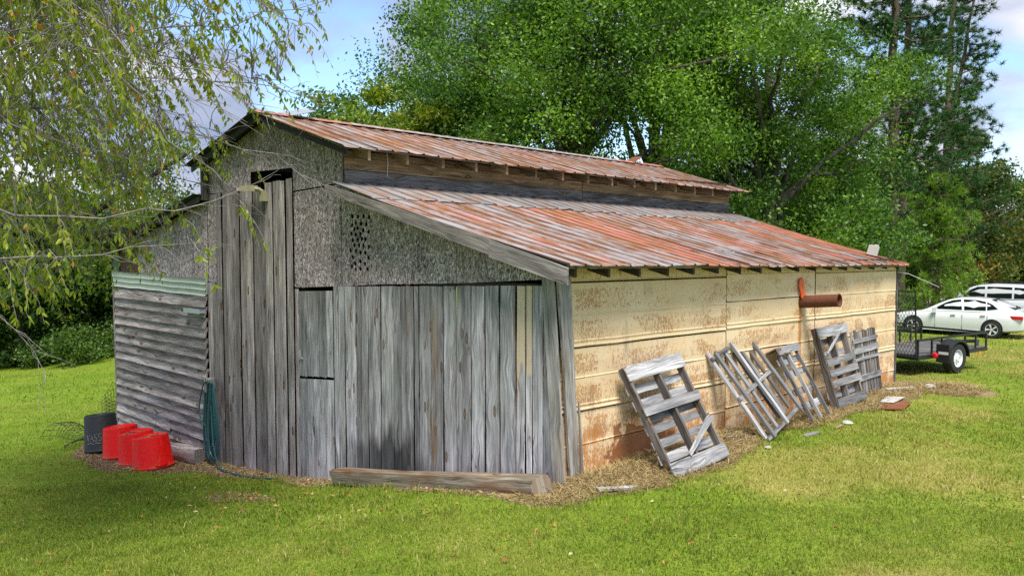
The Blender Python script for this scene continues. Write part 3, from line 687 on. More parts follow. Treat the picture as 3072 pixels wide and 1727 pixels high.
# cream metal side wall
sg = MB(); sg.box((-.07, 5.15, 1.05), (.03, 10.1, 2.75))
for y in (.1, 3.78, 6.66, 10.1): sg.box((-.045, y, 1.0), (.02, .16, 2.7))
side = sg.build('side_wall', M['rafter'], barn)
rows = [2.47, 2.31, 1.91, 1.51, 1.13, .72, .30, -.30]
cols = [(.08, 3.775), (3.797, 6.64), (6.67, 10.16)]
for ci, (y0, y1) in enumerate(cols):
    for ri in range(7):
        zt, zb = rows[ri], rows[ri + 1]; dbl = ri in (2, 4)
        dzc = (-.025, .012, -.012)[ci] * (1 if ri % 2 else .3)
        if zt - zb > .3:
            p = [(.001, zb), (.007, zb + .004), (.010, zb + .012), (.007, zb + .02), (.001, zb + .026)]
            if dbl: p = [(.008, zb - .005), (.018, zb + .006), (.018, zb + .016), (.005, zb + .03), (.005, zb + .056), (.013, zb + .064), (.013, zb + .074), (.001, zb + .086)]
            p += [(.002 + random.uniform(-.004, .006), zb + (zt - zb) * .55), (.0, zt - .004), (-.012, zt - .004), (-.012, zb)]
        else: p = [(.0, zb), (.012, zb + .01), (.0, zb + .02), (.0, zt), (-.012, zt), (-.012, zb)]
        if ri == 6: p = [(.01, zb)] + p[5:] if False else p
        m = MB(); ns = 7; ys = np.linspace(y0, y1, ns + 1); jj = [(random.uniform(-.004, .004), random.uniform(-.006, .006)) for _ in ys]
        for i in range(ns):
            for k in range(len(p)):
                k2 = (k + 1) % len(p)
                if k2 == 0: pass
                def pt(q, w):
                    fr = w in (range(len(p) - 2))
                    return (p[w][0] + (jj[q][0] if fr else 0), ys[q], p[w][1] + (jj[q][1] if fr and w < len(p) - 4 else 0) - .012 * ys[q] + dzc)
                vv = lambda w: (p[w][1] - zb) / (zt - zb)
                m.quad([pt(i, k), pt(i + 1, k), pt(i + 1, k2), pt(i, k2)], [(ys[i], vv(k)), (ys[i + 1], vv(k)), (ys[i + 1], vv(k2)), (ys[i], vv(k2))])
        m.build('metal_panel', M['cream'], side, fix=False)
# corner boards, leaning
m = MB(); m.bar((.125, -.062, -.25), (-.075, -.062, 2.36), UX, -UY, .185, .028, seg=6, jit=.005); m.build('corner_board', M['corner'], front, label='leaning grey corner board on the plank front')
m = MB(); m.bar((.075, .27, -.33), (.055, .06, 2.40), UY, UX, .15, .035, w2=.23, seg=7, jit=.006); m.build('corner_board', M['corner'], side, label='pale corner board at the cream wall')
m = MB(); m.bar((.085, .395, -.2), (.072, .33, .85), UY, UX, .05, .02, w2=.02, seg=3, jit=.004); m.build('batten', M['corner'], side)

# roof carpentry
def rafters():
    for k in range(17):
        y = -.06 + .637 * k; x1 = .36 - .3 * (y + .3) / 10.6
        m = MB(); z = lambda x: zlow(x) - SL * y - .095 + (random.uniform(-.008, .008))
        m.bar((-.6, y, z(-.6)), (x1, y, z(x1)), UY, UZ, .048, .13, seg=1); m.build('rafter', M['rafter'], barn)
    for k in range(15):
        y = .2 + .735 * k
        m = MB(); z = lambda x: zmain(x) - SL * y - .085
        m.bar((-5.0, y, z(-5.0) - .02), (-4.0, y, z(-4.0) - .02), UY, UZ, .05, .15); m.build('rafter', M['brown_board'], barn)
rafters()
# clerestory boards under the upper roof
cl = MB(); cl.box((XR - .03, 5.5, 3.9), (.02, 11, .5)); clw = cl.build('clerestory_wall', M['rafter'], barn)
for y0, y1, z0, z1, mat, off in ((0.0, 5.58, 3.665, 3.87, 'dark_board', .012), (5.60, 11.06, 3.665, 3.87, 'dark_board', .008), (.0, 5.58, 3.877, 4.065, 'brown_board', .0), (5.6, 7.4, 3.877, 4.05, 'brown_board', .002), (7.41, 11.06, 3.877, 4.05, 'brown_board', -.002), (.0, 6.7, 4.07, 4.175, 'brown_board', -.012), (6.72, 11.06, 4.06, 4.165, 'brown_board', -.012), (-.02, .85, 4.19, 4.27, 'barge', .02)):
    m = MB(); m.bar((XR + off, y0, (z0 + z1) / 2 - SL * y0), (XR + off, y1, (z0 + z1) / 2 - SL * y1), UZ, UX, z1 - z0 - .004, .022, seg=8, jit=.004); m.build('board', M[mat], clw)

def sheet(parent, P, k, n, q0, q1, s0, s1, mat, lift=0., rows_=5, ribs=(0, .5, 1), rh=.02):
    """one crimped roof sheet; P(s, q) -> point, s down the slope 0..1, q along the eave 0..1"""
    fr = []
    for r in ribs: fr += [(r - .045, 0), (r - .015, rh), (r + .015, rh), (r + .045, 0)]
    fr = [(f, h) for f, h in fr if -.03 <= f <= 1.03]; fr = sorted(fr + [(.27, -.003), (.73, -.003)])
    j0 = random.uniform(-.008, .012); tw = random.uniform(-.01, .01); up = lift + .002 * (k % 2); end = random.uniform(-.015, .02)
    U0 = .62 * random.randint(0, 40); G = []
    for i in range(rows_ + 1):
        t = i / rows_; s = s0 + (s1 - s0) * t + (end * .12 if i == rows_ else 0); row = []
        for f, h in fr:
            p = P(s, q0 + (q1 - q0) * f)
            row.append((p + Vector((0, 0, h + up + j0 * t + tw * (f - .5) * t + (random.uniform(-.006, .008) if i == rows_ else random.uniform(-.002, .002)))), (U0 + f * .62, t * (p - P(s0, q0)).length if False else t * (P(s1, q0) - P(s0, q0)).length)))
        G.append(row)
    m = MB(); c = len(fr); dn = Vector((0, 0, -.006))
    for i in range(rows_):
        for j in range(c - 1):
            a, b, d, e = G[i][j], G[i][j + 1], G[i + 1][j + 1], G[i + 1][j]
            m.quad([a[0], b[0], d[0], e[0]], [a[1], b[1], d[1], e[1]])
    for j in range(c - 1):
        a, b = G[rows_][j], G[rows_][j + 1]; m.quad([a[0], b[0], b[0] + dn, a[0] + dn], [a[1], b[1], b[1], a[1]])
        a, b = G[0][j], G[0][j + 1]; m.quad([b[0], a[0], a[0] + dn, b[0] + dn], [b[1], a[1], a[1], b[1]])
    for j in (0, c - 1):
        for i in range(rows_):
            a, b = G[i][j], G[i + 1][j]; m.quad([a[0], b[0], b[0] + dn, a[0] + dn], [a[1], b[1], b[1], a[1]])
    bmq = [(f, u) for f, u in zip(m.f, range(len(m.f)))]
    for i in range(rows_):
        for j in range(c - 1):
            a, b, d, e = G[i][j], G[i][j + 1], G[i + 1][j + 1], G[i + 1][j]
            m.quad([e[0] + dn, d[0] + dn, b[0] + dn, a[0] + dn], [e[1], d[1], b[1], a[1]])
    return m.build('roof_sheet', M[mat], parent, fix=False)

# upper roof, near slope
def PU(s, q):
    y = -.32 + q * 11.62; x = XM + .02 + (2.65) * s
    return Vector((x, y, 4.93 - .76 * s - SL * y - .035 * math.sin(q * 3.1) * (1 - s) * .5))
pu = MB()
for s in (.1, .37, .65, .93):
    a, b = PU(s, .02), PU(s, .985); pu.bar(a - UZ * .03, b - UZ * .03, UX, UZ, .08, .03, seg=6)
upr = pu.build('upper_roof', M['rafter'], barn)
NU = 19
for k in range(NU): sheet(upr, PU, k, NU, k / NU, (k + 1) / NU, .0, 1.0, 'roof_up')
fa = MB(); a, b = PU(.965, .028), PU(.965, .985); fa.bar(a - UZ * .03, b - UZ * .03, UZ, UX, .02, .02, seg=8, jit=.003); fa.build('eave_batten', M['barge'], upr)
# upper roof, far slope: only its underside shows past the gable
def far_roof(name, A, B, y0, y1, mat, sl=SL):
    m = MB(); n = 48
    for i in range(n):
        ya, yb = y0 + (y1 - y0) * i / n, y0 + (y1 - y0) * (i + 1) / n; h0, h1 = (.02 if i % 3 == 0 else 0), (.02 if (i + 1) % 3 == 0 else 0)
        q = [Vector((A[0], ya, A[1] - sl * ya + h0)), Vector((A[0], yb, A[1] - sl * yb + h1)), Vector((B[0], yb, B[1] - sl * yb + h1)), Vector((B[0], ya, B[1] - sl * ya + h0))]
        m.quad(q[::-1]); d = Vector((0, 0, -.008)); m.quad([p + d for p in q])
        if i == 0: m.quad([q[0], q[3], q[3] + d, q[0] + d])
    return m.build(name, M[mat], barn, fix=False)
far_roof('far_roof_slope', (XM - .02, 4.925), (-9.2, 4.17), -.32, 11.3, 'dark_tin')
far_roof('far_lean_to_roof', (-8.84, 3.63), (-13.95, 2.48), -.32, 10.5, 'dark_tin')
for A, B, w in (((XM - .05, 4.86), (-9.12, 4.13), .12), ((-8.86, 3.56), (-13.9, 2.43), .12)):
    m = MB(); m.bar((A[0], -.2, A[1]), (B[0], -.2, B[1]), UZ, -UY, w, .03, seg=4, jit=.004); m.build('barge_rafter', M['dark_tin'], barn)
m = MB(); m.bar((XM + .05, -.2, 4.84), (-4.0, -.2, 4.10), UZ, -UY, .08, .03, seg=4, jit=.004); m.build('barge_rafter', M['dark_tin'], barn)
# ridge cap pieces
for k in range(6):
    y0, y1 = -.33 + k * 1.93, -.33 + (k + 1) * 1.93 + .06; m = MB(); l = .004 * (k % 2) + .018
    for sx in (-1, 1):
        for i in range(4):
            ya, yb = y0 + (y1 - y0) * i / 4, y0 + (y1 - y0) * (i + 1) / 4; w = .17
            f = lambda x, y: Vector((XM + sx * x, y, 4.945 - .287 * x - SL * y + l + (.012 if x == 0 else 0)))
            q = [f(0, ya), f(0, yb), f(w, yb), f(w, ya)]; m.quad(q if sx > 0 else q[::-1])
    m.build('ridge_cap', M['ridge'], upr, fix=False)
m = MB(); m.box((XM + .02, .55, 5.02), (.42, .5, .008), Matrix.Rotation(R(12), 3, 'Y') @ Matrix.Rotation(R(14), 3, 'X')); m.build('loose_flap', M['galv'], upr)
m = MB(); m.box((XM + .0, 10.2, 4.80), (.30, .35, .008), Matrix.Rotation(R(30), 3, 'X')); m.build('loose_flap', M['rust_sheet'], upr)

# lean-to roof, near side
def PL(s, q):
    q2 = q; y_t = -.32 + q2 * 11.5; y_b = -.32 + q2 * 10.72; y = y_t + (y_b - y_t) * s
    xb = .47 - .30 * q2; x = XR + .02 + (xb - XR - .02) * s
    return Vector((x, y, 3.665 + (2.505 - 3.665) * s - SL * y + .02 * math.sin(q * 9) * s * .5 - .03 * math.sin(s * 3.14)))
pl = MB()
for s in (.08, .3, .55, .78, .96):
    a, b = PL(s, .015), PL(s, .985); pl.bar(a - UZ * .028, b - UZ * .028, UX, UZ, .08, .025, seg=6)
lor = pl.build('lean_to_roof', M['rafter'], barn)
NLo = 18
for k in range(NLo):
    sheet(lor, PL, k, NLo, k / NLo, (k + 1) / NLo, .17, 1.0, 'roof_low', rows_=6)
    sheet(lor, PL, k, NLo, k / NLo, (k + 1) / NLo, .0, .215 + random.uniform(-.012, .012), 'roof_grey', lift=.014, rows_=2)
fa = MB(); a, b = PL(.975, .01), PL(.975, .99); fa.bar(a - UZ * .042, b - UZ * .042, UZ, UX, .04, .02, seg=10, jit=.003); fa.build('eave_batten', M['barge'], lor)
for A, B, w0, w1 in (((-4.38, 3.575), (-.80, 2.715), .12, .20), ((-.80, 2.70), (.47, 2.395), .215, .20)):
    m = MB(); m.bar((A[0], -.33, A[1]), (B[0], -.33, B[1]), UZ, -UY, w0, .026, w2=w1, seg=6, jit=.004); m.build('barge_board', M['barge'], lor)

# ------------------------------------------------------------------ things on and round the barn
def basis(a, b):
    """orthonormal frame from two edge vectors"""
    u = V3(a).normalized(); v = (V3(b) - u * V3(b).dot(u)).normalized(); return u, v, u.cross(v).normalized()

def pallet_frame(BL, BR, TL):
    u, v, n = basis(V3(BR) - V3(BL), V3(TL) - V3(BL))
    if n.x < 0: n = -n
    return V3(BL), u, v, n

def lath(root, name, P, u, v, n, u0, v0, u1, v1, d, wd, th, mat='pallet', jit=.003, across=None, w2=None, seg=3, bow=0):
    """bar from (u0,v0) to (u1,v1) in the pallet plane at depth d (towards the viewer +)"""
    A = P + u * u0 + v * v0 + n * d; B = P + u * u1 + v * v1 + n * d
    ax = (B - A).normalized(); w = n.cross(ax)
    m = MB(); m.bar(A - root.location, B - root.location, w, n, wd, th, w2=w2, seg=seg, jit=jit, bow=bow)
    return m.build(name, M[mat], root)

def pallet_a():
    BL, BR, TL = (.93, 1.15, -.10), (.93, 2.37, -.03), (.17, 1.07, 1.20)
    P, u, v, n = pallet_frame(BL, BR, TL); W, Ln = 1.22, 1.5
    r = empty('pallet', P, 'weathered grey pallet nearest the front corner, with a loose diagonal board', 'pallet', 'pallets leaning on the cream wall')
    for uu in (.03, W * .52, W - .03): lath(r, 'stringer', P, u, v, n, uu, .0, uu + random.uniform(-.01, .01), Ln, -.055, .04, .10, 'pallet_dark', .004, seg=6)
    for vv, w in ((.09, .19), (.885, .13), (1.40, .20)): lath(r, 'deck_board', P, u, v, n, -.01, vv, W + .01, vv + random.uniform(-.01, .012), .006, w, .018, seg=4)
    for vv, w in ((.27, .12), (.46, .11), (.655, .11), (.80, .11), (1.0, .13), (1.20, .11), (1.42, .11)): lath(r, 'bottom_board', P, u, v, n, 0, vv, W, vv + random.uniform(-.012, .012), -.116, w, .016, seg=4)
    lath(r, 'loose_board', P, u, v, n, .42, .20, 1.20, .56, .035, .05, .016, w2=.11, seg=4)
def pallet_b():
    BL, BR, TL = (.86, 3.60, -.05), (.62, 5.0, .20), (.17, 3.02, 1.02)
    P, u, v, n = pallet_frame(BL, BR, TL); W, Ln = 1.42, 1.45
    r = empty('pallet', P, 'tilted slatted crate side of long thin rails next to the loose-board pallet', 'pallet', 'pallets leaning on the cream wall')
    for uu in (.12, .70, 1.33):
        lath(r, 'rail', P, u, v, n, uu + .03, .0, uu - .02, Ln, .02, .075, .04, seg=4)
    for vv in (.03, .72, 1.40): lath(r, 'cross_rail', P, u, v, n, -.02, vv, W, vv + .01, -.018, .05, .036, 'pallet', seg=3)
    for i in range(6):
        uu = .04 + i * .235; lath(r, 'slat', P, u, v, n, uu, .02 if i < 3 else .12, uu + random.uniform(-.02, .02), Ln + .06, -.055, .09, .03, 'pallet_dark' if i % 2 else 'pallet', seg=4)
def pallet_c():
    BL, BR, TL = (.78, 5.06, .0), (.73, 5.80, .02), (.17, 4.98, 1.08)
    P, u, v, n = pallet_frame(BL, BR, TL); W, Ln = .80, 1.24
    r = empty('pallet', P, 'narrow pallet with three thin rails half hidden behind the slatted crate side', 'pallet', 'pallets leaning on the cream wall')
    lath(r, 'top_board', P, u, v, n, -.02, Ln - .06, W, Ln - .06, .02, .13, .02); lath(r, 'top_board', P, u, v, n, -.02, Ln + .0, W, Ln, -.09, .02, .2, 'pallet_dark')
    for uu in (.05, .36, .70): lath(r, 'rail', P, u, v, n, uu, .0, uu - .01, Ln - .1, -.02, .05 if uu < .6 else .025, .05, seg=4)
    for vv in (.25, .50, .80, 1.02): lath(r, 'bottom_board', P, u, v, n, .0, vv, W, vv + random.uniform(-.015, .015), -.075, .11, .016, 'pallet_dark' if vv == .5 else 'pallet')
def pallet_d():
    BL, BR, TL = (.56, 6.42, -.02), (.58, 7.44, .02), (.17, 6.38, 1.30)
    P, u, v, n = pallet_frame(BL, BR, TL); W, Ln = 1.05, 1.38
    r = empty('pallet', P, 'upright grey pallet with four close boards and a split top board', 'pallet', 'pallets leaning on the cream wall')
    for uu in (.03, .50, W - .04): lath(r, 'stringer', P, u, v, n, uu, .0, uu, Ln, -.06, .045, .11, 'pallet_dark', seg=5)
    for vv, w in ((.07, .16), (.40, .12), (.585, .12), (.765, .12), (1.29, .17)): lath(r, 'deck_board', P, u, v, n, -.005 if vv > 1 else .04, vv, W + .03, vv + random.uniform(-.01, .015), .005, w, .018, seg=4, jit=.005)
    for vv in (.22, .55, .9, 1.12): lath(r, 'bottom_board', P, u, v, n, 0, vv, W, vv, -.124, .11, .016)
    lath(r, 'loose_board', P, u, v, n, .10, .92, .78, 1.24, .02, .045, .015)
def pallet_e():
    BL, BR, TL = (.32, 7.80, -.02), (.36, 8.72, .0), (.16, 7.78, 1.13)
    P, u, v, n = pallet_frame(BL, BR, TL); W, Ln = .95, 1.17
    r = empty('pallet', P, 'darker grey crate side of many close upright slats, farthest along the cream wall', 'pallet', 'pallets leaning on the cream wall')
    for i in range(9):
        uu = .03 + i * .112; lath(r, 'slat', P, u, v, n, uu, .0, uu + random.uniform(-.015, .015), Ln + random.uniform(-.02, .02), -.02, .075, .018, 'pallet_dark' if i % 3 else 'pallet', seg=4)
    for vv, w in ((.30, .10), (.64, .05), (.80, .11), (.98, .075)): lath(r, 'cross_board', P, u, v, n, .0, vv, W + .02, vv + random.uniform(-.02, .03), .005, w, .018, seg=4)
pallet_a(); pallet_b(); pallet_c(); pallet_d(); pallet_e()

def plate(name, pts, th, mat, label, cat, group=None):
    """thin irregular board or tin lying on the ground; pts are (x, y, dz above ground)"""
    m = MB(); P = [Vector((x, y, H(x, y) + dz)) for x, y, dz in pts]; d = Vector((0, 0, th))
    m.quad([p + d for p in P], [(p.x * 1.0, p.y) for p in P]); m.quad(P[::-1])
    for i in range(len(P)): j = (i + 1) % len(P); m.quad([P[i], P[j], P[j] + d, P[i] + d])
    return tag(m.build(name, M[mat]), label, cat, group)
def stick(name, A, B, wd, th, mat, label, cat, group=None, dz=.02):
    m = MB(); a = Vector((*A, H(*A) + dz)); b = Vector((*B, H(*B) + dz)); ax = (b - a).normalized()
    m.bar(a, b, UZ.cross(ax), UZ, wd, th, seg=4, jit=wd * .08); return tag(m.build(name, M[mat]), label, cat, group)
stick('loose_board', (.62, .02), (.88, .42), .09, .03, 'bleached', 'bleached broken board on the straw by the barn corner', 'board', dz=.03)
stick('loose_board', (.45, 3.05), (.62, 4.0), .07, .03, 'pallet_dark', 'dark narrow board half buried in straw behind the slatted crate side', 'board')
stick('loose_board', (.30, 3.35), (.40, 4.15), .08, .03, 'pallet_dark', 'short dark board lying close to the cream wall in the straw', 'board')
stick('loose_board', (1.0, 4.35), (1.02, 4.75), .06, .02, 'pallet', 'small grey splintered board at the edge of the straw', 'board')
stick('loose_board', (.42, 8.75), (.62, 9.55), .12, .025, 'bleached', 'whitish board lying flat beyond the farthest pallet', 'board', dz=.04)
stick('loose_board', (1.06, 5.25), (1.03, 5.55), .06, .02, 'brown_board', 'tiny brown wood scrap at the straw edge', 'board')
plate('tin_scrap', [(.95, 7.15, .03), (1.22, 7.5, .03), (1.12, 8.15, .05), (.80, 7.75, .05)], .006, 'rust_sheet', 'red-brown rusty tin scrap lying on the straw', 'scrap metal')
plate('tin_scrap', [(.80, 7.55, .06), (.98, 7.7, .07), (.92, 8.35, .06), (.70, 8.1, .05)], .006, 'bleached', 'pale bent scrap lying over the rusty tin', 'scrap metal')
for i, (x, y, s, lab) in enumerate(((.98, 3.3, .05, 'small white stone near the slatted crate side'), (1.02, 5.75, .09, 'flat grey stone at the straw edge'), (.75, 10.05, .13, 'dark grey stone at the far end of the straw'))):
    m = MB(); pr = [(0, -.3), (.7, -.25), (1, 0), (.75, .35), (.3, .5), (0, .52)]
    m.lathe([(r_ * s, z_ * s * .8) for r_, z_ in pr], 9, (x, y, H(x, y) + .02)); m.v = [(a + random.uniform(-.1, .1) * s, b + random.uniform(-.1, .1) * s, c) for a, b, c in m.v]
    tag(m.build('stone', M['bleached'] if i == 0 else M['concrete'], smooth=False), lab, 'stone', 'stones in the straw')
stick('fallen_stick', (1.0, -3.6), (1.45, -3.35), .014, .012, 'bleached', 'thin pale stick lying in the foreground lawn', 'stick', dz=.045)

# timbers on the ground along the front
def timber(name, A, B, r0, r1, label, mat='beam', n=11, seg=12, rough=.035):
    m = MB(); A = V3(A); B = V3(B); ax = (B - A).normalized(); w = UZ.cross(ax).normalized(); h = ax.cross(w); ou = random.uniform(0, 30); rings = []
    ph = [random.uniform(0, 6.28) for _ in range(4)]
    for i in range(seg + 1):
        t = i / seg; c = A.lerp(B, t); r = r0 + (r1 - r0) * t; ring = []
        for k in range(n):
            a = 2 * math.pi * k / n; sq = 1 / max(abs(math.cos(a)), abs(math.sin(a))) ** .62
            rr = r * sq * (1 + rough * math.sin(3 * a + ph[0] + t * 5) + rough * .8 * math.sin(7 * t + ph[1] + k)) * (1 + random.uniform(-.02, .02))
            if i in (0, seg): rr *= .96
            ring.append(c + w * math.cos(a) * rr + h * math.sin(a) * rr * .92 + ax * ((random.uniform(-.03, .03) + .05 * math.sin(a + ph[2])) if i in (0, seg) else 0))
        rings.append((ring, t * (B - A).length))
    for i in range(seg):
        for k in range(n):
            k2 = (k + 1) % n; u0, u1 = ou + k * .09, ou + (k + 1) * .09
            m.quad([rings[i][0][k], rings[i][0][k2], rings[i + 1][0][k2], rings[i + 1][0][k]], [(u0, rings[i][1]), (u1, rings[i][1]), (u1, rings[i + 1][1]), (u0, rings[i + 1][1])])
    m.quad(rings[0][0][::-1], [(q.y * 1.5, q.z * .1) for q in rings[0][0][::-1]]); m.quad(rings[-1][0], [(q.y * 1.5, q.z * .1) for q in rings[-1][0]])
    return tag(m.build(name, M[mat], smooth=True), label, 'timber')
timber('timber_beam', (-4.05, -.38, H(-4.05, -.38) + .14), (.17, -.42, H(.17, -.42) + .10), .13, .135, 'long rough old timber lying along the foot of the plank front', rough=.06, n=13, seg=18)
timber('timber_log', (-9.75, -.42, H(-9.75, -.42) + .15), (-8.75, -.33, H(-8.75, -.33) + .14), .16, .16, 'short thick squared timber between the red tubs and the hose', 'clap')

# tubs upside down by the lean-to
def tub(x, y, r, h, mat, label, cat, tilt=(.05, -.09), dirt=True, yaw=0.):
    z = H(x, y) + .01; root = empty('tub', (x, y, z), label, cat, 'upturned tubs beside the lean-to')
    Mx = Matrix.Rotation(tilt[0], 3, 'X') @ Matrix.Rotation(tilt[1], 3, 'Y') @ Matrix.Rotation(yaw, 3, 'Z'); rt = r * .84
    m = MB(); m.lathe([(r * .96, 0), (r * 1.04, .0), (r * 1.05, .025), (r * 1.0, .04), (r * .985, .05), (rt * 1.02, h - .03), (rt * .99, h - .008), (rt * .93, h), (rt * .90, h - .022), (rt * .62, h - .026), (rt * .58, h - .01), (rt * .5, h - .01), (rt * .46, h - .028), (0, h - .03)], 40, (0, 0, 0), Mx)
    m.build('shell', M[mat], root, smooth=True)
    if dirt:
        d = MB()
        for k in range(9):
            a = random.uniform(0, 6.28); rr = random.uniform(.2, .78) * rt; c = Mx @ Vector((rr * math.cos(a), rr * math.sin(a), h - .021)); s = random.uniform(.04, .1)
            d.quad([c + Mx @ Vector((s * random.uniform(.5, 1.1) * math.cos(b), s * random.uniform(.5, 1.1) * math.sin(b), .003 + .001 * k)) for b in np.arange(0, 6.28, .8)])
        d.build('dried_dirt', M['dirt_tub'], root, fix=False)['kind'] = 'stuff'
    hd = MB()
    for sg in (-1, 1):
        q = [Mx @ Vector((rt * 1.06 * math.cos(a) * sg, rt * 1.06 * math.sin(a), .12 + .05 * math.cos(a * 4))) for a in np.linspace(-.28, .28, 7)]
    hd.tube([Mx @ Vector((math.cos(a) * (r * 1.0 + .03 * math.cos(a * 5)), math.sin(a) * (r * 1.0 + .03 * math.cos(a * 5)), .06)) for a in np.linspace(-.3, .3, 7)], .012, 6); hd.build('handle', M[mat], root)
    return root, Mx
tub(-9.20, -1.02, .37, .58, 'red_tub', 'bright red upturned tub nearest the hose, dirt on its base', 'tub')
tub(-9.98, -.98, .37, .58, 'red_tub', 'middle one of the three bright red upturned tubs', 'tub', tilt=(.06, -.05))
tub(-10.77, -.98, .37, .59, 'red_tub', 'bright red upturned tub next to the black one', 'tub', tilt=(.03, -.10))
bt_, Mx = tub(-11.62, -1.05, .35, .74, 'black_tub', 'tall black upturned rubber tub with white scrawled letters', 'tub', tilt=(.02, -.13), dirt=False)
# the white scrawl on its side: rough strokes following the wall of the tub
sc_ = MB()
def on_tub(a, z): rr = .35 * (1 - .16 * z / .74) + .004; return Mx @ Vector((rr * math.cos(a), rr * math.sin(a), z))
a0 = math.atan2(-.62, .78)
STROKES = [[(0, .36), (.035, .22), (.07, .36)], [(.085, .22), (.12, .36), (.155, .22)], [(.10, .28), (.14, .28)], [(.23, .35), (.19, .36), (.18, .31), (.23, .28), (.22, .23), (.17, .23)], [(.31, .35), (.27, .36), (.26, .31), (.31, .28), (.30, .23), (.25, .23)], [(.02, .17), (.10, .19), (.16, .16)], [(.18, .19), (.30, .17)]]
for st in STROKES:
    sc_.tube([on_tub(a0 - .62 + p * 3.0, z) for p, z in st], .009, 5)
w = sc_.build('scrawl', M['white_scrawl'], bt_); w['kind'] = 'stuff'

# fence wire
def wires(name, fn, us, vs, label, r=.0055):
    m = MB()
    for u in us: m.tube([fn(u, v) for v in np.linspace(0, 1, 9)], r, 4, caps=False)
    for v in vs: m.tube([fn(u, v) for u in np.linspace(0, 1, 25)], r, 4, caps=False)
    return tag(m.build(name, M['wire']), label, 'wire mesh')
def w1(u, v): a = -.4 + u * 3.6; x = -13.85 + .26 * math.cos(a); y = -.15 + .26 * math.sin(a); return (x + .04 * v, y, H(-13.85, -.15) - .02 + v * (.85 - .12 * math.sin(u * 7)))
wires('wire_mesh', w1, np.linspace(0, 1, 15), np.linspace(0, 1, 11), 'upright curl of dark wire mesh at the lean-to corner')
def w2(u, v):
    x = -13.9 + u * 1.75; y = -1.25 + .35 * math.sin(u * 3.5); a = v * 2.6 + .2
    return (x + .1 * math.sin(u * 20 + v * 3) * .3, y - .28 * math.cos(a) + .06 * math.sin(u * 13), H(x, y) + .02 + .33 * math.sin(a) * (.65 + .35 * math.sin(u * 5 + 1)))
wires('wire_mesh', w2, np.linspace(0, 1, 16), np.linspace(0, 1, 7), 'flattened tangle of dark wire mesh left of the black tub')

# hose on its block
hb = MB(); hb.bar((-8.72, -.12, -.08), (-8.72, -.12, .18), UX, -UY, .17, .14, seg=2, jit=.006); hgr = hb.build('hose_hanger', M['clap'], barn)
def hose():
    m = MB(); pts = []
    z0 = .13; n = 9
    for k in range(n):
        xl = -8.80 - .02 * k + random.uniform(-.03, .02); xr = -8.62 + .045 * k; zb = -1.30 + random.uniform(-.06, .1)
        if k == 2: xl, zb = -9.03, -.72
        if k == 5: xl = -8.98; zb = -1.05
        y = -.16 - .022 * k; xr2 = -8.48 + .035 * (k - 4) * 1.2
        zz = z0 + .012 * k - .01 * abs(k - 4)
        for t in np.linspace(0, 1, 15)[:-1]:
            a = 2 * math.pi * t
            # a hanging loop: pinched at the top over the block, bellied below
            px = -8.47 + (xr2 + 8.48) * 2.0 + math.cos(a - math.pi / 2) * (.10 + .16 * (1 - math.sin(a + math.pi / 2)) * .5) * (1.6 if k == 2 else 1)
            px = px if px > -8.56 or True else px
            pz = zz + (zb - zz) * (1 - math.cos(a)) / 2
            pts.append(Vector((px + (xl + 8.85) * (.5 if a > math.pi else 0), y - .02 * math.sin(a), pz)))
    tail = [(-8.30, -.30, -.35), (-8.22, -.33, -.70), (-8.10, -.36, -1.02), (-7.88, -.40, -1.25)]
    pts += [Vector(p) for p in tail] + [Vector((x, y, H(x, y) + .022)) for x, y in ((-7.6, -.45), (-7.2, -.5), (-6.8, -.5), (-6.3, -.42), (-5.9, -.34))]
    # smooth
    out = []
    for i in range(len(pts) - 1):
        p0, p1, p2, p3 = pts[max(i - 1, 0)], pts[i], pts[i + 1], pts[min(i + 2, len(pts) - 1)]
        for t in (0, .33, .66):
            out.append(.5 * ((2 * p1) + (p2 - p0) * t + (2 * p0 - 5 * p1 + 4 * p2 - p3) * t * t + (3 * p1 - p0 - 3 * p2 + p3) * t ** 3))
    out.append(pts[-1])
    m.tube(out, .0145, 7); o = m.build('garden_hose', M['hose'], smooth=True)
    tag(o, 'blue-green garden hose coiled on the wall with its end trailing on the ground', 'hose')
hose()

# small fittings
fl = empty('floodlight', (-6.6, -.08, 3.56), 'yellowed floodlight fixed near the top of the tall loft planks', 'lamp')
m = MB(); m.box((-.02, -.03, -.02), (.13, .09, .17)); m.build('mount', M['lamp'], fl)
m = MB(); m.tube([(-.02, -.05, .06), (-.04, -.1, .10), (-.12, -.14, .11)], .028, 8); m.build('arm', M['lamp'], fl)
m = MB()
A = [(-.10, -.09, .06), (-.10, -.24, .06), (-.10, -.24, .16), (-.10, -.09, .16)]; B = [(-.36, -.05, .09), (-.38, -.29, .07), (-.35, -.28, .165), (-.33, -.06, .165)]; Cc = [(-.50, -.07, .11), (-.52, -.27, .10), (-.50, -.26, .125), (-.48, -.08, .125)]
for P_, Q_ in ((A, B), (B, Cc)):
    for k in range(4): m.quad([P_[k], P_[(k + 1) % 4], Q_[(k + 1) % 4], Q_[k]])
m.quad(A); m.quad(Cc[::-1]); m.build('head', M['lamp'], fl)
br = MB(); br.box((-9.3, -.13, 1.41), (.70, .10, .012)); br.box((-9.3, -.18, 1.43), (.70, .008, .085)); br.box((-9.3, -.075, 1.43), (.70, .01, .085)); tag(br.build('metal_bracket', M['galv']), 'small grey metal channel fixed over the clapboards', 'bracket')
pp = MB(); Mr = Matrix.Rotation(R(90), 3, 'Y'); a = (.0, 6.16, 1.755)
pp.lathe([(.0, -.05), (.105, -.05), (.105, .62), (.112, .66), (.098, .66), (.092, .60), (.09, .05), (0, .05)], 24, a, Matrix.Rotation(R(-5), 3, 'Y') @ Matrix.Rotation(R(2), 3, 'Z') @ Mr)
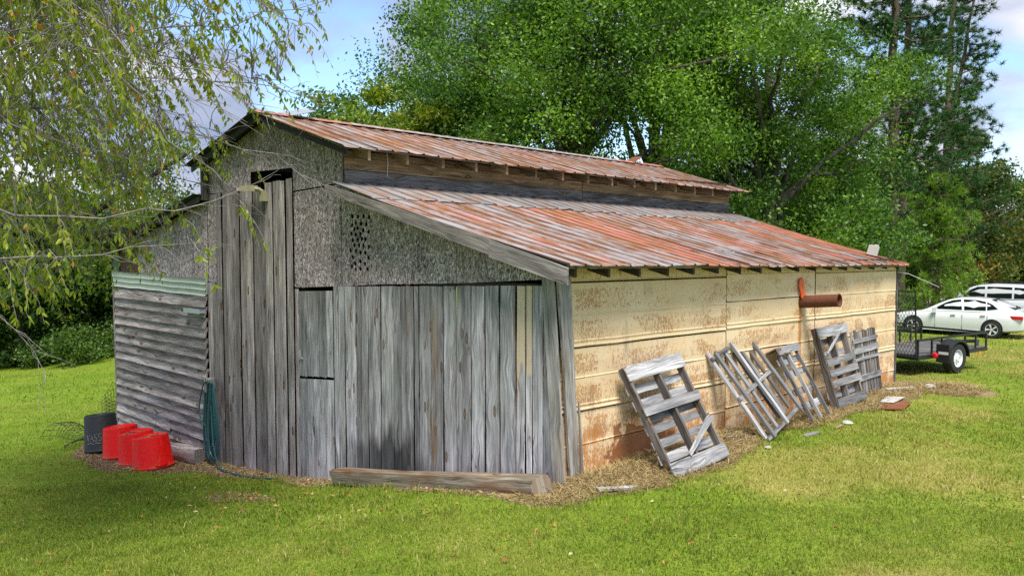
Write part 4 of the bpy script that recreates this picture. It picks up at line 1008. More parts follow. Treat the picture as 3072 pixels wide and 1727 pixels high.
tag(pp.build('iron_pipe', M['rust'], smooth=True), 'rust-brown iron pipe sticking out of the cream wall', 'pipe')
rg = MB(); pts = [(.03, 6.10, 1.84, .03), (.05, 6.09, 1.93, .06), (.045, 6.06, 2.04, .075), (.04, 6.07, 2.13, .06), (.03, 6.10, 2.17, .02)]
for i in range(4):
    p, q = pts[i], pts[i + 1]
    f = [Vector((p[0], p[1] - p[3], p[2])), Vector((p[0] + .015, p[1] + p[3], p[2] - .01)), Vector((q[0] + .015, q[1] + q[3], q[2] - .01)), Vector((q[0], q[1] - q[3], q[2]))]
    rg.quad(f); rg.quad([v - Vector((.006, 0, 0)) for v in f[::-1]])
for i in range(3): rg.quad([Vector((.06, 6.03 + .0 * i, 1.83 + .03 * i)), Vector((.075, 6.17, 1.80 + .03 * i)), Vector((.075, 6.18, 1.83 + .03 * i)), Vector((.06, 6.04, 1.86 + .03 * i))])
tag(rg.build('orange_tape', M['orange'], fix=False), 'bright orange tape hanging above the iron pipe', 'tape')
cb = MB(); q = PL(.86, .965); cb.box(q + Vector((0, 0, .13)), (.20, .42, .20), Matrix.Rotation(R(14), 3, 'Y') @ Matrix.Rotation(R(20), 3, 'Z') @ Matrix.Rotation(R(-8), 3, 'X'))
for s in (-.1, .1): cb.box(q + Vector((.03, s, .235)), (.08, .12, .02), Matrix.Rotation(R(14), 3, 'Y') @ Matrix.Rotation(R(20), 3, 'Z'))
tag(cb.build('concrete_block', M['concrete']), 'pale concrete block sitting on the far end of the lean-to roof', 'block')
st = MB(); st.tube([(XR + .05, .78, 4.19), (XR + .06, .79, 4.0), (XR + .05, .78, 3.80)], .006, 5); tag(st.build('string', M['string']), 'short pale string hanging from the clerestory boards', 'string')
wr = MB(); e0 = PL(.98, .985); wr.tube([e0 + Vector((-.05, -.1, -.16)), e0 + Vector((.05, .2, -.2)), e0 + Vector((.25, .9, -.42)), e0 + Vector((.3, 1.2, -.5))], .006, 5); tag(wr.build('loose_wire', M['string']), 'thin pale wire dangling from the far corner of the eave', 'wire')

# ------------------------------------------------------------------ utility trailer behind the barn
def wheel(root, name, c, r, wd, rim_r, side, rim_mat, spokes, axis='y'):
    """wheel with its axle along local y; side = +1 / -1 where the face points"""
    Mr = Matrix.Rotation(R(-90) * side, 3, 'X')
    t = MB(); t.lathe([(rim_r, -wd / 2), (r * .93, -wd / 2), (r * .985, -wd * .36), (r, -wd * .25), (r, wd * .25), (r * .985, wd * .36), (r * .93, wd / 2), (rim_r * 1.02, wd / 2), (rim_r, wd * .38)], 36, c, Mr)
    ty = t.build(name, M['tyre'], root, smooth=True)
    m = MB(); m.lathe([(rim_r * 1.0, -wd * .4), (rim_r * 1.0, wd * .44), (rim_r * .93, wd * .46), (rim_r * .88, wd * .30), (rim_r * .86, wd * .12), (0, wd * .12)] if spokes else [(rim_r, -wd * .4), (rim_r, wd * .44), (rim_r * .92, wd * .46), (rim_r * .84, wd * .25), (rim_r * .5, wd * .30), (rim_r * .34, wd * .36), (rim_r * .3, wd * .44), (rim_r * .2, wd * .46), (0, wd * .46)], 30, c, Mr)
    m.build('rim', M['trim'] if spokes else M[rim_mat], ty, smooth=True)
    if spokes:
        s = MB()
        for k in range(spokes):
            for d in (-.09, .09):
                a = 2 * math.pi * k / spokes + d; dr = Vector((math.cos(a), math.sin(a), 0)); tn = Vector((-dr.y, dr.x, 0))
                f = lambda v: V3(c) + Mr @ v
                A_, B_ = f(dr * rim_r * .12 + Vector((0, 0, wd * .34))), f(dr * rim_r * .93 + Vector((0, 0, wd * .40)))
                s.bar(A_, B_, (Mr @ tn), (Mr @ Vector((0, 0, 1))), rim_r * .13, .03, w2=rim_r * .16)
        s.lathe([(rim_r * .9, wd * .38), (rim_r * 1.0, wd * .42), (rim_r * 1.0, wd * .47), (rim_r * .92, wd * .47)], 30, c, Mr); s.lathe([(0, wd * .43), (rim_r * .2, wd * .42), (rim_r * .22, wd * .3)], 14, c, Mr)
        s.build('spokes', M[rim_mat], ty)
    else:
        s = MB()
        for k in range(8):
            a = 2 * math.pi * k / 8; s.lathe([(.018, wd * .20), (.018, wd * .285), (0, wd * .29)], 8, V3(c) + Mr @ Vector((math.cos(a) * rim_r * .66, math.sin(a) * rim_r * .66, 0)), Mr)
        s.build('rim_holes', M['trim'], ty)
    return ty
def trailer():
    wx, wy = .24, 12.86; fwd = Vector((.171, .983, 0)).normalized(); rz = math.atan2(fwd.y, fwd.x)
    r = empty('utility_trailer', (wx, wy, H(wx, wy)), 'black open utility trailer with mesh ramp gate parked behind the barn', 'trailer', rz=rz)
    # local: x forward, y left; the wheel in view is at the origin, the body reaches to the left
    y0, y1, xb, xf, zd = .16, 1.75, -1.15, 1.75, .42
    m = MB(); m.box(((xb + xf) / 2, (y0 + y1) / 2, zd + .02), (xf - xb, y1 - y0, .03)); m.build('deck', M['dark_board'], r)
    m = MB()
    for y in (y0, y1): m.box(((xb + xf) / 2, y, zd - .02), (xf - xb + .04, .05, .09))
    for x in (xb, xf, 0): m.box((x, (y0 + y1) / 2, zd - .025), (.06, y1 - y0, .085))
    m.build('chassis', M['black_steel'], r)
    for y in (y0, y1):
        m = MB(); m.box(((xb + xf) / 2, y, zd + .36), (xf - xb + .04, .045, .045)); rl = m.build('side_rail', M['black_steel'], r)
        for x in (xb, xb + .55, xb + .95, xf - .95, xf - .48, xf):
            m = MB(); m.box((x, y, zd + .18), (.035, .035, .33)); m.build('post', M['black_steel'], rl)
    m = MB(); m.box((xf, (y0 + y1) / 2, zd + .36), (.045, y1 - y0, .045)); m.build('front_rail', M['black_steel'], r)
    # ramp gate: upright at the rear
    gh = 1.42; f = MB(); xg = xb - .06
    for y in (y0, y1): f.tube([(xg, y, zd - .0), (xg - .10, y, zd + gh)], .02, 6)
    for z in (0, gh * .5, gh): f.tube([(xg - .10 * z / gh, y0, zd + z), (xg - .10 * z / gh, y1, zd + z)], .018, 6)
    gt_ = f.build('ramp_gate', M['black_steel'], r)
    ms_ = MB(); st_ = .075
    for k in range(-20, 24):
        for sg in (-1, 1):
            # diagonal mesh wires clipped to the gate
            y_s = y0 + k * st_; pts = []
            for t in np.linspace(0, gh, 2):
                pass
            ya, za = (y_s, 0.); yb, zb = (y_s + gh * .55, gh) if sg > 0 else (y_s - gh * .55, gh)
            lo, hi = 0., 1.
            for lim, s2 in ((y0, 1), (y1, -1)):
                d0, d1 = (ya - lim) * s2, (yb - lim) * s2
                if d0 < 0 and d1 < 0: lo, hi = 1, 0
                elif d0 < 0: lo = max(lo, d0 / (d0 - d1))
                elif d1 < 0: hi = min(hi, d0 / (d0 - d1))
            if hi - lo > .02:
                P_ = [(xg - .10 * (za + (zb - za) * t) / gh, ya + (yb - ya) * t, zd + za + (zb - za) * t) for t in (lo, hi)]
                ms_.tube(P_, .005, 4, caps=False)
    o = ms_.build('mesh', M['black_steel'], gt_); o['kind'] = 'stuff'
    # fender
    fm_ = MB(); n = 14; ri = .40
    for i in range(n):
        a, b = math.pi * (i / n) * 1.02 - .02, math.pi * ((i + 1) / n) * 1.02 - .02
        g_ = lambda ang, y: Vector((ri * 1.08 * math.cos(ang), y, .36 + max(-.02, ri * math.sin(ang)) * .98))
        fm_.quad([g_(a, -.15), g_(b, -.15), g_(b, .14), g_(a, .14)]); fm_.quad([g_(a, -.15) + Vector((0, 0, -.012)), g_(a, .14) + Vector((0, 0, -.012)), g_(b, .14) + Vector((0, 0, -.012)), g_(b, -.15) + Vector((0, 0, -.012))])
        fm_.quad([g_(a, -.15), g_(a, -.15) - Vector((0, 0, .05)), g_(b, -.15) - Vector((0, 0, .05)), g_(b, -.15)])
    # rear closing skirt of the fender, where the sticker sits
    fm_.box((-.44, 0, .46), (.012, .29, .40))
    fd = fm_.build('fender', M['black_steel'], r, fix=False)
    m = MB(); m.box((-.449, -.02, .47), (.004, .22, .06)); m.build('sticker', M['sticker'], fd)
    wheel(r, 'wheel', (0, -.02, .335), .335, .21, .20, -1, 'white_rim', 0); wheel(r, 'wheel', (0, 1.93, .335), .335, .21, .20, 1, 'white_rim', 0)
    m = MB(); m.tube([(0, -.0, .335), (0, 1.9, .335)], .03, 8); m.build('axle', M['black_steel'], r)
    m = MB(); m.lathe([(0, 0), (.065, .0), (.065, .04), (.045, .055), (0, .06)], 8, (-.62, .06, .43), Matrix.Rotation(R(-90), 3, 'Y')); m.build('tail_lamp', M['red_lens'], r)
    m = MB(); m.box((xf - .35, y0 - .03, zd - .09), (.09, .03, .06)); m.build('marker_lamp', M['amber'], r)
    m = MB(); m.bar((xf, y0 + .2, zd), (xf + 1.2, .95, zd), Vector((0, 1, 0)), UZ, .06, .08); m.bar((xf, y1 - .2, zd), (xf + 1.2, .95, zd), Vector((0, 1, 0)), UZ, .06, .08); m.build('tongue', M['black_steel'], r)
trailer()

# ------------------------------------------------------------------ cars
def car(name, loc, rz, label, paint, st, roof, win, wheels, wr, tyre_r, extras):
    r = empty(name, loc, label, 'car', rz=rz)
    def loft(secs, ring):
        m = MB(); prev = None
        for s in secs:
            q = ring(*s)
            if prev:
                for k in range(len(q)): k2 = (k + 1) % len(q); m.quad([prev[k], prev[k2], q[k2], q[k]])
            else: m.quad(q[::-1])
            prev = q
        m.quad(prev); return m
    def lower(x, zl, zt, hw):
        h = zt - zl; half = [(0, zl), (hw * .80, zl), (hw * .965, zl + .07), (hw * 1.0, zl + h * .35), (hw * .995, zl + h * .62), (hw * .965, zl + h * .84), (hw * .90, zl + h * .95), (hw * .72, zt), (0, zt + .012)]
        return [Vector((x, y, z)) for y, z in half] + [Vector((x, -y, z)) for y, z in half[-2:0:-1]]
    body = loft(st, lower).build('body', M[paint], r, smooth=True)
    def upper(x, zb, zt, wb, wt):
        h = zt - zb; half = [(0, zb), (wb, zb), (wb - (wb - wt) * .5, zb + h * .55), (wt + .01, zb + h * .86), (wt - .06, zb + h * .965), (wt * .6, zt), (0, zt + .008)]
        return [Vector((x, y, z)) for y, z in half] + [Vector((x, -y, z)) for y, z in half[-2:0:-1]]
    cab = loft(roof, upper).build('cabin', M[paint], r, smooth=True)
    def prof(x):
        X_ = [q[0] for q in roof][::-1]; return [float(np.interp(x, X_, [q[i] for q in roof][::-1])) for i in range(1, 5)]
    for nm, mt, poly in win:
        for sg in (1, -1):
            m = MB(); f = []
            for x, z in poly:
                zb, zt, wb, wt = prof(x); h = max(zt - zb, .05); t = (z - zb) / h
                y = wb + (wb - wt) * (-.5 * t / .55) if t < .55 else (wb + wt) / 2 - ((wb - wt) * .5 - .01) * (t - .55) / .31
                f.append(Vector((x, (y + .012) * sg, z)))
            m.quad(f if sg > 0 else f[::-1]); m.quad([p - Vector((0, .02 * sg, 0)) for p in (f[::-1] if sg > 0 else f)])
            for i in range(len(f)): j = (i + 1) % len(f); m.quad([f[j], f[i], f[i] - Vector((0, .02 * sg, 0)), f[j] - Vector((0, .02 * sg, 0))])
            m.build(nm, M[mt], cab)
    for x, hw in wheels:
        for sg in (1, -1):
            a = MB(); Mr = Matrix.Rotation(R(-90) * sg, 3, 'X'); a.lathe([(tyre_r + .045, -.20), (tyre_r + .045, .003), (0, .003)], 28, (x, (hw + .0) * sg, tyre_r + .015), Mr); a.build('wheel_arch', M['trim'], body)
            wheel(r, 'wheel', (x, (hw - .085) * sg, tyre_r), tyre_r, .21, wr, sg, 'alloy', 5)
    extras(r, body, cab); return r
def box_part(nm, parent, c, size, mat, rot=None): m = MB(); m.box(c, size, rot); return m.build(nm, M[mat], parent)

def sedan():
    hd = RGT * -.746 + FWD * .666; a = math.atan2(hd.y, hd.x)
    p = CAM + RGT * 17.4 + FWD * 34.0; loc = (p.x, p.y, H(p.x, p.y))
    st = [(2.42, .34, .50, .62), (2.36, .24, .66, .76), (2.1, .20, .75, .86), (1.7, .19, .83, .905), (1.1, .19, .91, .915), (.5, .19, .94, .915), (-.4, .19, .955, .915), (-1.2, .19, .97, .915), (-1.8, .22, .985, .90), (-2.2, .26, .99, .86), (-2.38, .30, .96, .80), (-2.44, .40, .80, .70)]
    rf = [(1.18, .88, .895, .80, .78), (.95, .90, 1.0, .80, .74), (.55, .92, 1.22, .80, .67), (.25, .93, 1.36, .80, .63), (-.2, .94, 1.455, .80, .60), (-.7, .95, 1.465, .80, .59), (-1.2, .95, 1.415, .79, .58), (-1.6, .96, 1.29, .77, .60), (-1.95, .965, 1.11, .74, .66), (-2.2, .97, .99, .70, .68)]
    wn = [('side_window', 'glass', [(.72, .99), (.30, 1.25), (.06, 1.345), (-.22, 1.385), (-.30, 1.0)]), ('side_window', 'glass', [(-.38, 1.0), (-.31, 1.39), (-.8, 1.385), (-1.08, 1.33), (-1.12, 1.01)]), ('side_window', 'glass', [(-1.16, 1.02), (-1.12, 1.32), (-1.3, 1.25), (-1.52, 1.08)])]
    def ex(r, body, cab):
        for sg in (1, -1):
            box_part('door_handle', body, (-.02, .915 * sg, .80), (.17, .03, .03), 'chrome'); box_part('door_handle', body, (-1.05, .915 * sg, .83), (.17, .03, .03), 'chrome')
            box_part('mirror', body, (.62, .98 * sg, 1.0), (.16, .16, .11), 'paint_w')
            box_part('tail_lamp', body, (-2.16, .84 * sg, .80), (.42, .10, .13), 'red_lens', Matrix.Rotation(R(-8 * sg), 3, 'Z')); box_part('headlamp', body, (2.12, .80 * sg, .64), (.40, .10, .13), 'lamp_clear', Matrix.Rotation(R(18 * -sg), 3, 'Z'))
            box_part('sill', body, (.05, .895 * sg, .22), (2.1, .03, .07), 'paint_w')
            for x in (.62, -.34, -1.2): box_part('door_seam', body, (x, .9105 * sg, .56), (.008, .012, .60), 'trim')
        m = MB(); m.quad([(1.05, -.64, 1.0), (1.05, .64, 1.0), (.26, .55, 1.375), (.26, -.55, 1.375)]); m.build('windscreen', M['glass'], cab)
        m = MB(); m.quad([(-1.25, -.5, 1.415), (-1.25, .5, 1.415), (-2.05, .58, 1.075), (-2.05, -.58, 1.075)]); m.build('rear_window', M['glass'], cab)
    car('sedan', loc, a, 'white four-door sedan parked on the lawn beyond the trailer', 'paint_w', st, rf, wn, [(1.42, .915), (-1.36, .915)], .215, .325, ex)
def suv():
    hd = RGT * -.746 + FWD * .666; a = math.atan2(hd.y, hd.x)
    p = CAM + RGT * 20.9 + FWD * 38.6; loc = (p.x, p.y, H(p.x, p.y))
    st = [(2.55, .42, .75, .70), (2.48, .30, .93, .84), (2.1, .26, 1.02, .95), (1.5, .26, 1.09, .99), (.8, .26, 1.12, 1.0), (-.8, .27, 1.14, 1.0), (-1.9, .29, 1.15, .99), (-2.4, .34, 1.14, .94), (-2.52, .42, 1.0, .88)]
    rf = [(1.25, 1.08, 1.10, .90, .88), (.95, 1.10, 1.28, .90, .82), (.5, 1.11, 1.57, .90, .76), (.2, 1.12, 1.70, .90, .72), (-.5, 1.13, 1.775, .90, .71), (-1.5, 1.13, 1.765, .90, .71), (-2.1, 1.13, 1.70, .89, .71), (-2.35, 1.13, 1.42, .88, .76), (-2.48, 1.13, 1.18, .87, .82)]
    wn = [('side_window', 'glass', [(.80, 1.17), (.40, 1.50), (.15, 1.62), (-.15, 1.64), (-.18, 1.17)]), ('side_window', 'glass', [(-.26, 1.17), (-.24, 1.645), (-1.2, 1.645), (-1.22, 1.17)]), ('side_window', 'glass', [(-1.30, 1.17), (-1.28, 1.64), (-1.75, 1.62), (-2.05, 1.32), (-1.9, 1.18)])]
    def ex(r, body, cab):
        for sg in (1, -1):
            box_part('roof_rail', cab, (-.8, .62 * sg, 1.81), (2.3, .04, .035), 'trim'); box_part('mirror', body, (.72, 1.06 * sg, 1.18), (.16, .18, .15), 'paint_s')
            box_part('door_handle', body, (-.05, .99 * sg, .98), (.18, .03, .03), 'chrome'); box_part('headlamp', body, (2.28, .86 * sg, .84), (.34, .12, .14), 'lamp_clear', Matrix.Rotation(R(20 * -sg), 3, 'Z'))
            box_part('marker_lamp', body, (2.12, .92 * sg, .84), (.14, .06, .07), 'amber')
        box_part('grille', body, (2.53, 0, .70), (.05, 1.1, .24), 'trim')
        m = MB(); m.quad([(1.1, -.74, 1.19), (1.1, .74, 1.19), (.25, .66, 1.68), (.25, -.66, 1.68)]); m.build('windscreen', M['glass'], cab)
    car('sport_utility_vehicle', loc, a, 'silver-white sport utility vehicle with black roof rails behind the sedan', 'paint_s', st, rf, wn, [(1.55, 1.0), (-1.45, 1.0)], .25, .37, ex)
sedan(); suv()

# ------------------------------------------------------------------ vegetation
def plan(lat, dep): p = CAM + RGT * lat + FWD * dep; return float(p.x), float(p.y)
def unit(a): return a / np.maximum(np.linalg.norm(a, axis=-1, keepdims=True), 1e-9)
def leaf_quads(c, d, nrm, Ln, Wd, bend=.0):
    """leaf blades: base c, direction d, normal nrm -> verts (4n), quads (n)"""
    s = unit(np.cross(d, nrm)); nn = np.cross(s, d); Ln = Ln[:, None]; Wd = Wd[:, None]
    v = np.stack([c, c + d * Ln * .45 + s * Wd * .5 + nn * Ln * bend, c + d * Ln, c + d * Ln * .45 - s * Wd * .5 + nn * Ln * bend], 1).reshape(-1, 3)
    return v, np.arange(len(v)).reshape(-1, 4)
class Tubes:
    def __init__(s): s.v = []; s.f = []; s.n = 0
    def add(s, pts, rad, n=6):
        pts = np.asarray(pts, float); m = len(pts); rad = np.broadcast_to(rad, m)
        d = unit(np.gradient(pts, axis=0)); up = np.where(np.abs(d[:, 2:3]) > .9, [[1., 0, 0]], [[0, 0, 1.]])
        a = unit(np.cross(d, up)); b = np.cross(a, d); th = np.arange(n) * 2 * np.pi / n
        ring = pts[:, None] + (a[:, None] * np.cos(th)[None, :, None] + b[:, None] * np.sin(th)[None, :, None]) * rad[:, None, None]
        i = np.arange(m * n).reshape(m, n) + s.n; j = np.roll(i, -1, 1)
        s.f.append(np.stack([i[:-1], j[:-1], j[1:], i[1:]], -1).reshape(-1, 4)); s.v.append(ring.reshape(-1, 3)); s.n += m * n
    def build(s, name, mat, parent, off): return np_mesh(name, np.concatenate(s.v) - np.array(off), np.concatenate(s.f), M[mat], parent=parent, smooth=True)
def bez(a, b, sag, n=8, rng=NP, wob=.0):
    t = np.linspace(0, 1, n)[:, None]; a = np.asarray(a, float); b = np.asarray(b, float)
    p = a * (1 - t) + b * t; p[:, 2] += (np.sin(t * np.pi) * sag)[:, 0]
    if wob: w = rng.normal(0, wob, (n, 3)); w[0] = w[-1] = 0; p += w
    return p
def tree(name, lat, dep, zc, rad, ncl, per, cr, leaf, mat, label, seed, trunk_r=.22, bark_m='bark', group=None, limbs=22, wd=.5, lump=.3, cat='tree', zbase=None, shell=2.4, up=.5, data=None):
    rng = np.random.default_rng(seed); x, y = plan(lat, dep); z0 = H(x, y) - .1; base = np.array([x, y, z0])
    root = empty(name, base, label, cat, group)
    c0 = np.array([0, 0, zc - z0]); rad = np.array(rad, float)
    # boughs fill the crown; leaf clusters sit on the upper, outer side of each bough
    nbg = max(10, ncl // 6); d = unit(rng.normal(size=(nbg, 3))); k = rng.random(nbg) ** (1 / shell)
    lob = unit(rng.normal(size=(9, 3))); lump_f = 1 + lump * (np.max(d @ lob.T, 1) - .62) * 1.6
    bg = c0 + d * k[:, None] * lump_f[:, None] * rad * .9; bs = rad.mean() * .30 * rng.uniform(.7, 1.3, nbg); btone = rng.normal(0, .10, nbg)
    bi = rng.integers(0, nbg, ncl); u = unit(rng.normal(size=(ncl, 3)) + np.array([0, 0, .55]) + .5 * unit(bg - c0)[bi])
    cl = bg[bi] + u * bs[bi][:, None] * (rng.random(ncl) ** .4)[:, None] * np.array([1, 1, .62])
    ni = int(ncl * .15); cl[:ni] = c0 + unit(rng.normal(size=(ni, 3))) * (rng.random(ni) ** .5)[:, None] * rad * .8   # inner foliage closes the gaps
    tone = rng.normal(0, .09, ncl) + btone[bi]
    n = ncl * per; ci = np.repeat(np.arange(ncl), per); crs = cr * .95 * rng.uniform(.6, 1.4, ncl)
    p = cl[ci] + np.clip(rng.normal(0, 1, (n, 3)), -2, 2) * crs[ci][:, None] * np.array([.58, .58, .36])
    dirs = unit(rng.normal(size=(n, 3)) + np.array([0, 0, -.2])); nr = unit(rng.normal(size=(n, 3)) * .8 + np.array([0, 0, up]) + .25 * unit(p - c0))
    L_ = leaf * rng.uniform(.65, 1.35, n); v, q = leaf_quads(p, dirs, nr, L_, L_ * wd)
    tn = np.clip(.39 + tone[ci] * 1.3 + rng.normal(0, .2, n), 0, 1)
    np_mesh('crown', v, q, M[mat], {'rnd': ('FACE', tn)}, root)
    T = Tubes(); top = c0 + np.array([rng.normal(0, .3), rng.normal(0, .3), rad[2] * .55]); tp = bez((0, 0, 0), top, 0, 9, rng, .12); T.add(tp, np.linspace(trunk_r, trunk_r * .25, 9), 8)
    for i in rng.choice(ncl, min(limbs, ncl), replace=False):
        t = rng.uniform(.3, .85); a = tp[int(t * 8)]
        if cl[i][2] < a[2] - .5: a = tp[max(1, int(t * 8) - 3)]
        T.add(bez(a, cl[i], .35, 7, rng, .09), np.linspace(trunk_r * (.55 - .35 * t), .02, 7), 5)
    T.build('trunk', bark_m, root, (0, 0, 0)); return root
BG = 'big broadleaf trees behind the barn'
tree('oak_tree', 2.4, 31, 8.6, (5.6, 5.4, 6.6), 380, 330, .95, .13, 'leaf_oak', 'largest dark green oak rising behind the middle of the upper roof', 101, .42, limbs=40, group=BG)
tree('oak_tree', 9.3, 31.5, 7.4, (4.6, 4.4, 6.2), 290, 310, .9, .13, 'leaf_oak', 'bushy green oak behind the far end of the roofs, left of the pines', 102, .36, limbs=30, group=BG)
tree('oak_tree', -1.4, 33.5, 7.6, (3.7, 4.2, 5.2), 210, 260, .95, .145, 'leaf_oak2', 'dark oak left of the largest one, its edge against grey cloud', 103, .34, limbs=26, group=BG)
tree('oak_tree', 6.2, 38, 12.5, (6.0, 5, 6.0), 200, 210, 1.1, .2, 'leaf_oak2', 'tall oak whose crown fills the top of the picture behind the bushy oaks', 104, .4, limbs=26, group=BG)
tree('oak_tree', 12.4, 33.5, 4.6, (2.3, 2.3, 3.9), 100, 260, .75, .13, 'leaf_oak', 'lower leafy oak in front of the first pine trunk', 105, .22, limbs=16, group=BG)
tree('broadleaf_tree', -7.4, 40, 5.6, (2.6, 2.6, 3.8), 90, 150, .75, .2, 'leaf_oak2', 'small pointed green tree seen left of the ridge under the clouds', 106, .2, limbs=14)
tree('broadleaf_tree', -5.2, 30.5, 5.9, (2.3, 2.3, 2.3), 85, 150, .6, .16, 'leaf_yel', 'yellow-green tree peeping over the ridge of the upper roof', 107, .15, limbs=16, up=.3)
tree('broadleaf_tree', -3.4, 31.0, 6.2, (1.5, 1.5, 1.7), 45, 150, .5, .16, 'leaf_yel', 'brighter yellow-green treetop against the dark oak above the ridge', 108, .12, limbs=10, up=.3)
# wood on the right
WR = 'wood beyond the parked cars'
tree('broadleaf_tree', 27.4, 52, 4.2, (4.2, 4, 4.6), 150, 150, .8, .22, 'leaf_rust', 'browning rounded tree right of the pines above the cars', 111, .25, limbs=26, group=WR)
for i, (la, de, zc, r_, h_, lab) in enumerate(((20.5, 62, 3.6, 4.6, 5.2, 'dark tree in the shade left of the forked pine'), (25.5, 68, 4.4, 5.2, 5.2, 'dark green tree filling the gap behind the forked pine'), (33, 70, 4.6, 5.2, 5.2, 'green tree rising above the browning tree'), (39.5, 66, 4.2, 5.0, 5.0, 'green tree at the right edge behind the cars'), (29, 80, 4.5, 6, 6, 'farthest dark tree of the wood behind the browning tree'), (36, 60, 1.6, 5, 4.2, 'low dark tree right behind the parked cars'), (24.5, 58, 1.6, 4.2, 4.2, 'low dark tree in the shade behind the young pine'))):
    tree('broadleaf_tree', la, de, zc, (r_, r_, h_), 180, 90, 1.25, .36, 'leaf_far', lab, 120 + i, .3, limbs=14, group=WR, shell=2.0)
# tree belt on the left
WL_ = 'trees along the left edge of the lawn'
for i, (la, de, zc, r_, h_, lab) in enumerate(((-25.6, 42, 1.0, 3.4, 4.4, 'tree at the left picture edge with a grey trunk on the lawn edge'), (-23.2, 41.5, 1.6, 3.0, 4.6, 'tree with a straight bare trunk, second from the left edge'), (-20.6, 43, .9, 3.4, 4.4, 'leafy tree right of the straight bare trunk'), (-17.8, 44, 1.2, 3.4, 4.6, 'dense green tree beside the lean-to wall'), (-14.8, 46, 1.6, 3.6, 4.8, 'green tree showing just above the lean-to roof'), (-22, 49, 2.4, 5.0, 6.0, 'taller tree standing behind the left belt'), (-28.2, 46, 1.6, 4, 5.5, 'tree mostly outside the picture on the left'))):
    tree('broadleaf_tree', la, de, zc, (r_, r_, h_), 180, 105, 1.0, .23, 'leaf_far', lab, 140 + i, .21, limbs=14, group=WL_, shell=2.0)
def bush(lat, dep, r, h, mat, label, seed, n=45, leaf=.15):
    rng = np.random.default_rng(seed); x, y = plan(lat, dep); z0 = H(x, y); root = empty('bush', (x, y, z0), label, 'bush', None)
    c = unit(rng.normal(size=(n, 3))) * (rng.random(n) ** .45)[:, None] * np.array([r, r, h * .55]) + np.array([0, 0, h * .5]); per = 90
    ci = np.repeat(np.arange(n), per); p = c[ci] + rng.normal(0, r * .16, (n * per, 3)); p[:, 2] = np.maximum(p[:, 2], .03)
    L_ = leaf * rng.uniform(.6, 1.3, n * per); v, q = leaf_quads(p, unit(rng.normal(size=(n * per, 3))), unit(rng.normal(size=(n * per, 3)) + [0, 0, .5]), L_, L_ * .5)
    np_mesh('foliage', v, q, M[mat], {'rnd': ('FACE', np.clip(rng.normal(.45, .22, n * per), 0, 1))}, root)
    T = Tubes()
    for i in range(6): T.add(bez((0, 0, -.05), c[i], .0, 4, rng, .03), np.linspace(.03, .01, 4), 5)
    T.build('stems', 'bark', root, (0, 0, 0))
bush(-19.6, 39.6, 1.5, 1.5, 'leaf_far', 'dark rounded bush at the foot of the left tree belt', 160)
bush(-16.1, 39, .75, 1.2, 'leaf_bush', 'light green bush beside the lean-to corner', 161)
bush(-22, 41, 1.3, 1.2, 'leaf_far', 'low dark bush under the straight bare trunk', 162)
bush(-17.8, 41, 1.3, 1.7, 'leaf_far', 'shaded bush between the dark and the light green bush', 163)
bush(-24.6, 42.2, 1.6, 1.3, 'leaf_far', 'low bush near the left picture edge', 165)
bush(-15.2, 43, 2.2, 2.2, 'leaf_far', 'broad dark thicket beside the light green bush', 167, 70, .17)
bush(-21.4, 44.5, 3.0, 2.4, 'leaf_far', 'broad dark thicket under the left tree belt', 168, 90, .17)
bush(-26, 45.5, 3.0, 2.4, 'leaf_far', 'shaded thicket at the left picture edge', 169, 80, .17)
bush(16.9, 42, 1.2, 1.5, 'leaf_bush', 'light green bush behind the trailer gate', 164)
bush(18.9, 47, 1.4, 1.0, 'leaf_bush', 'low light bush left of the sport utility vehicle', 166)

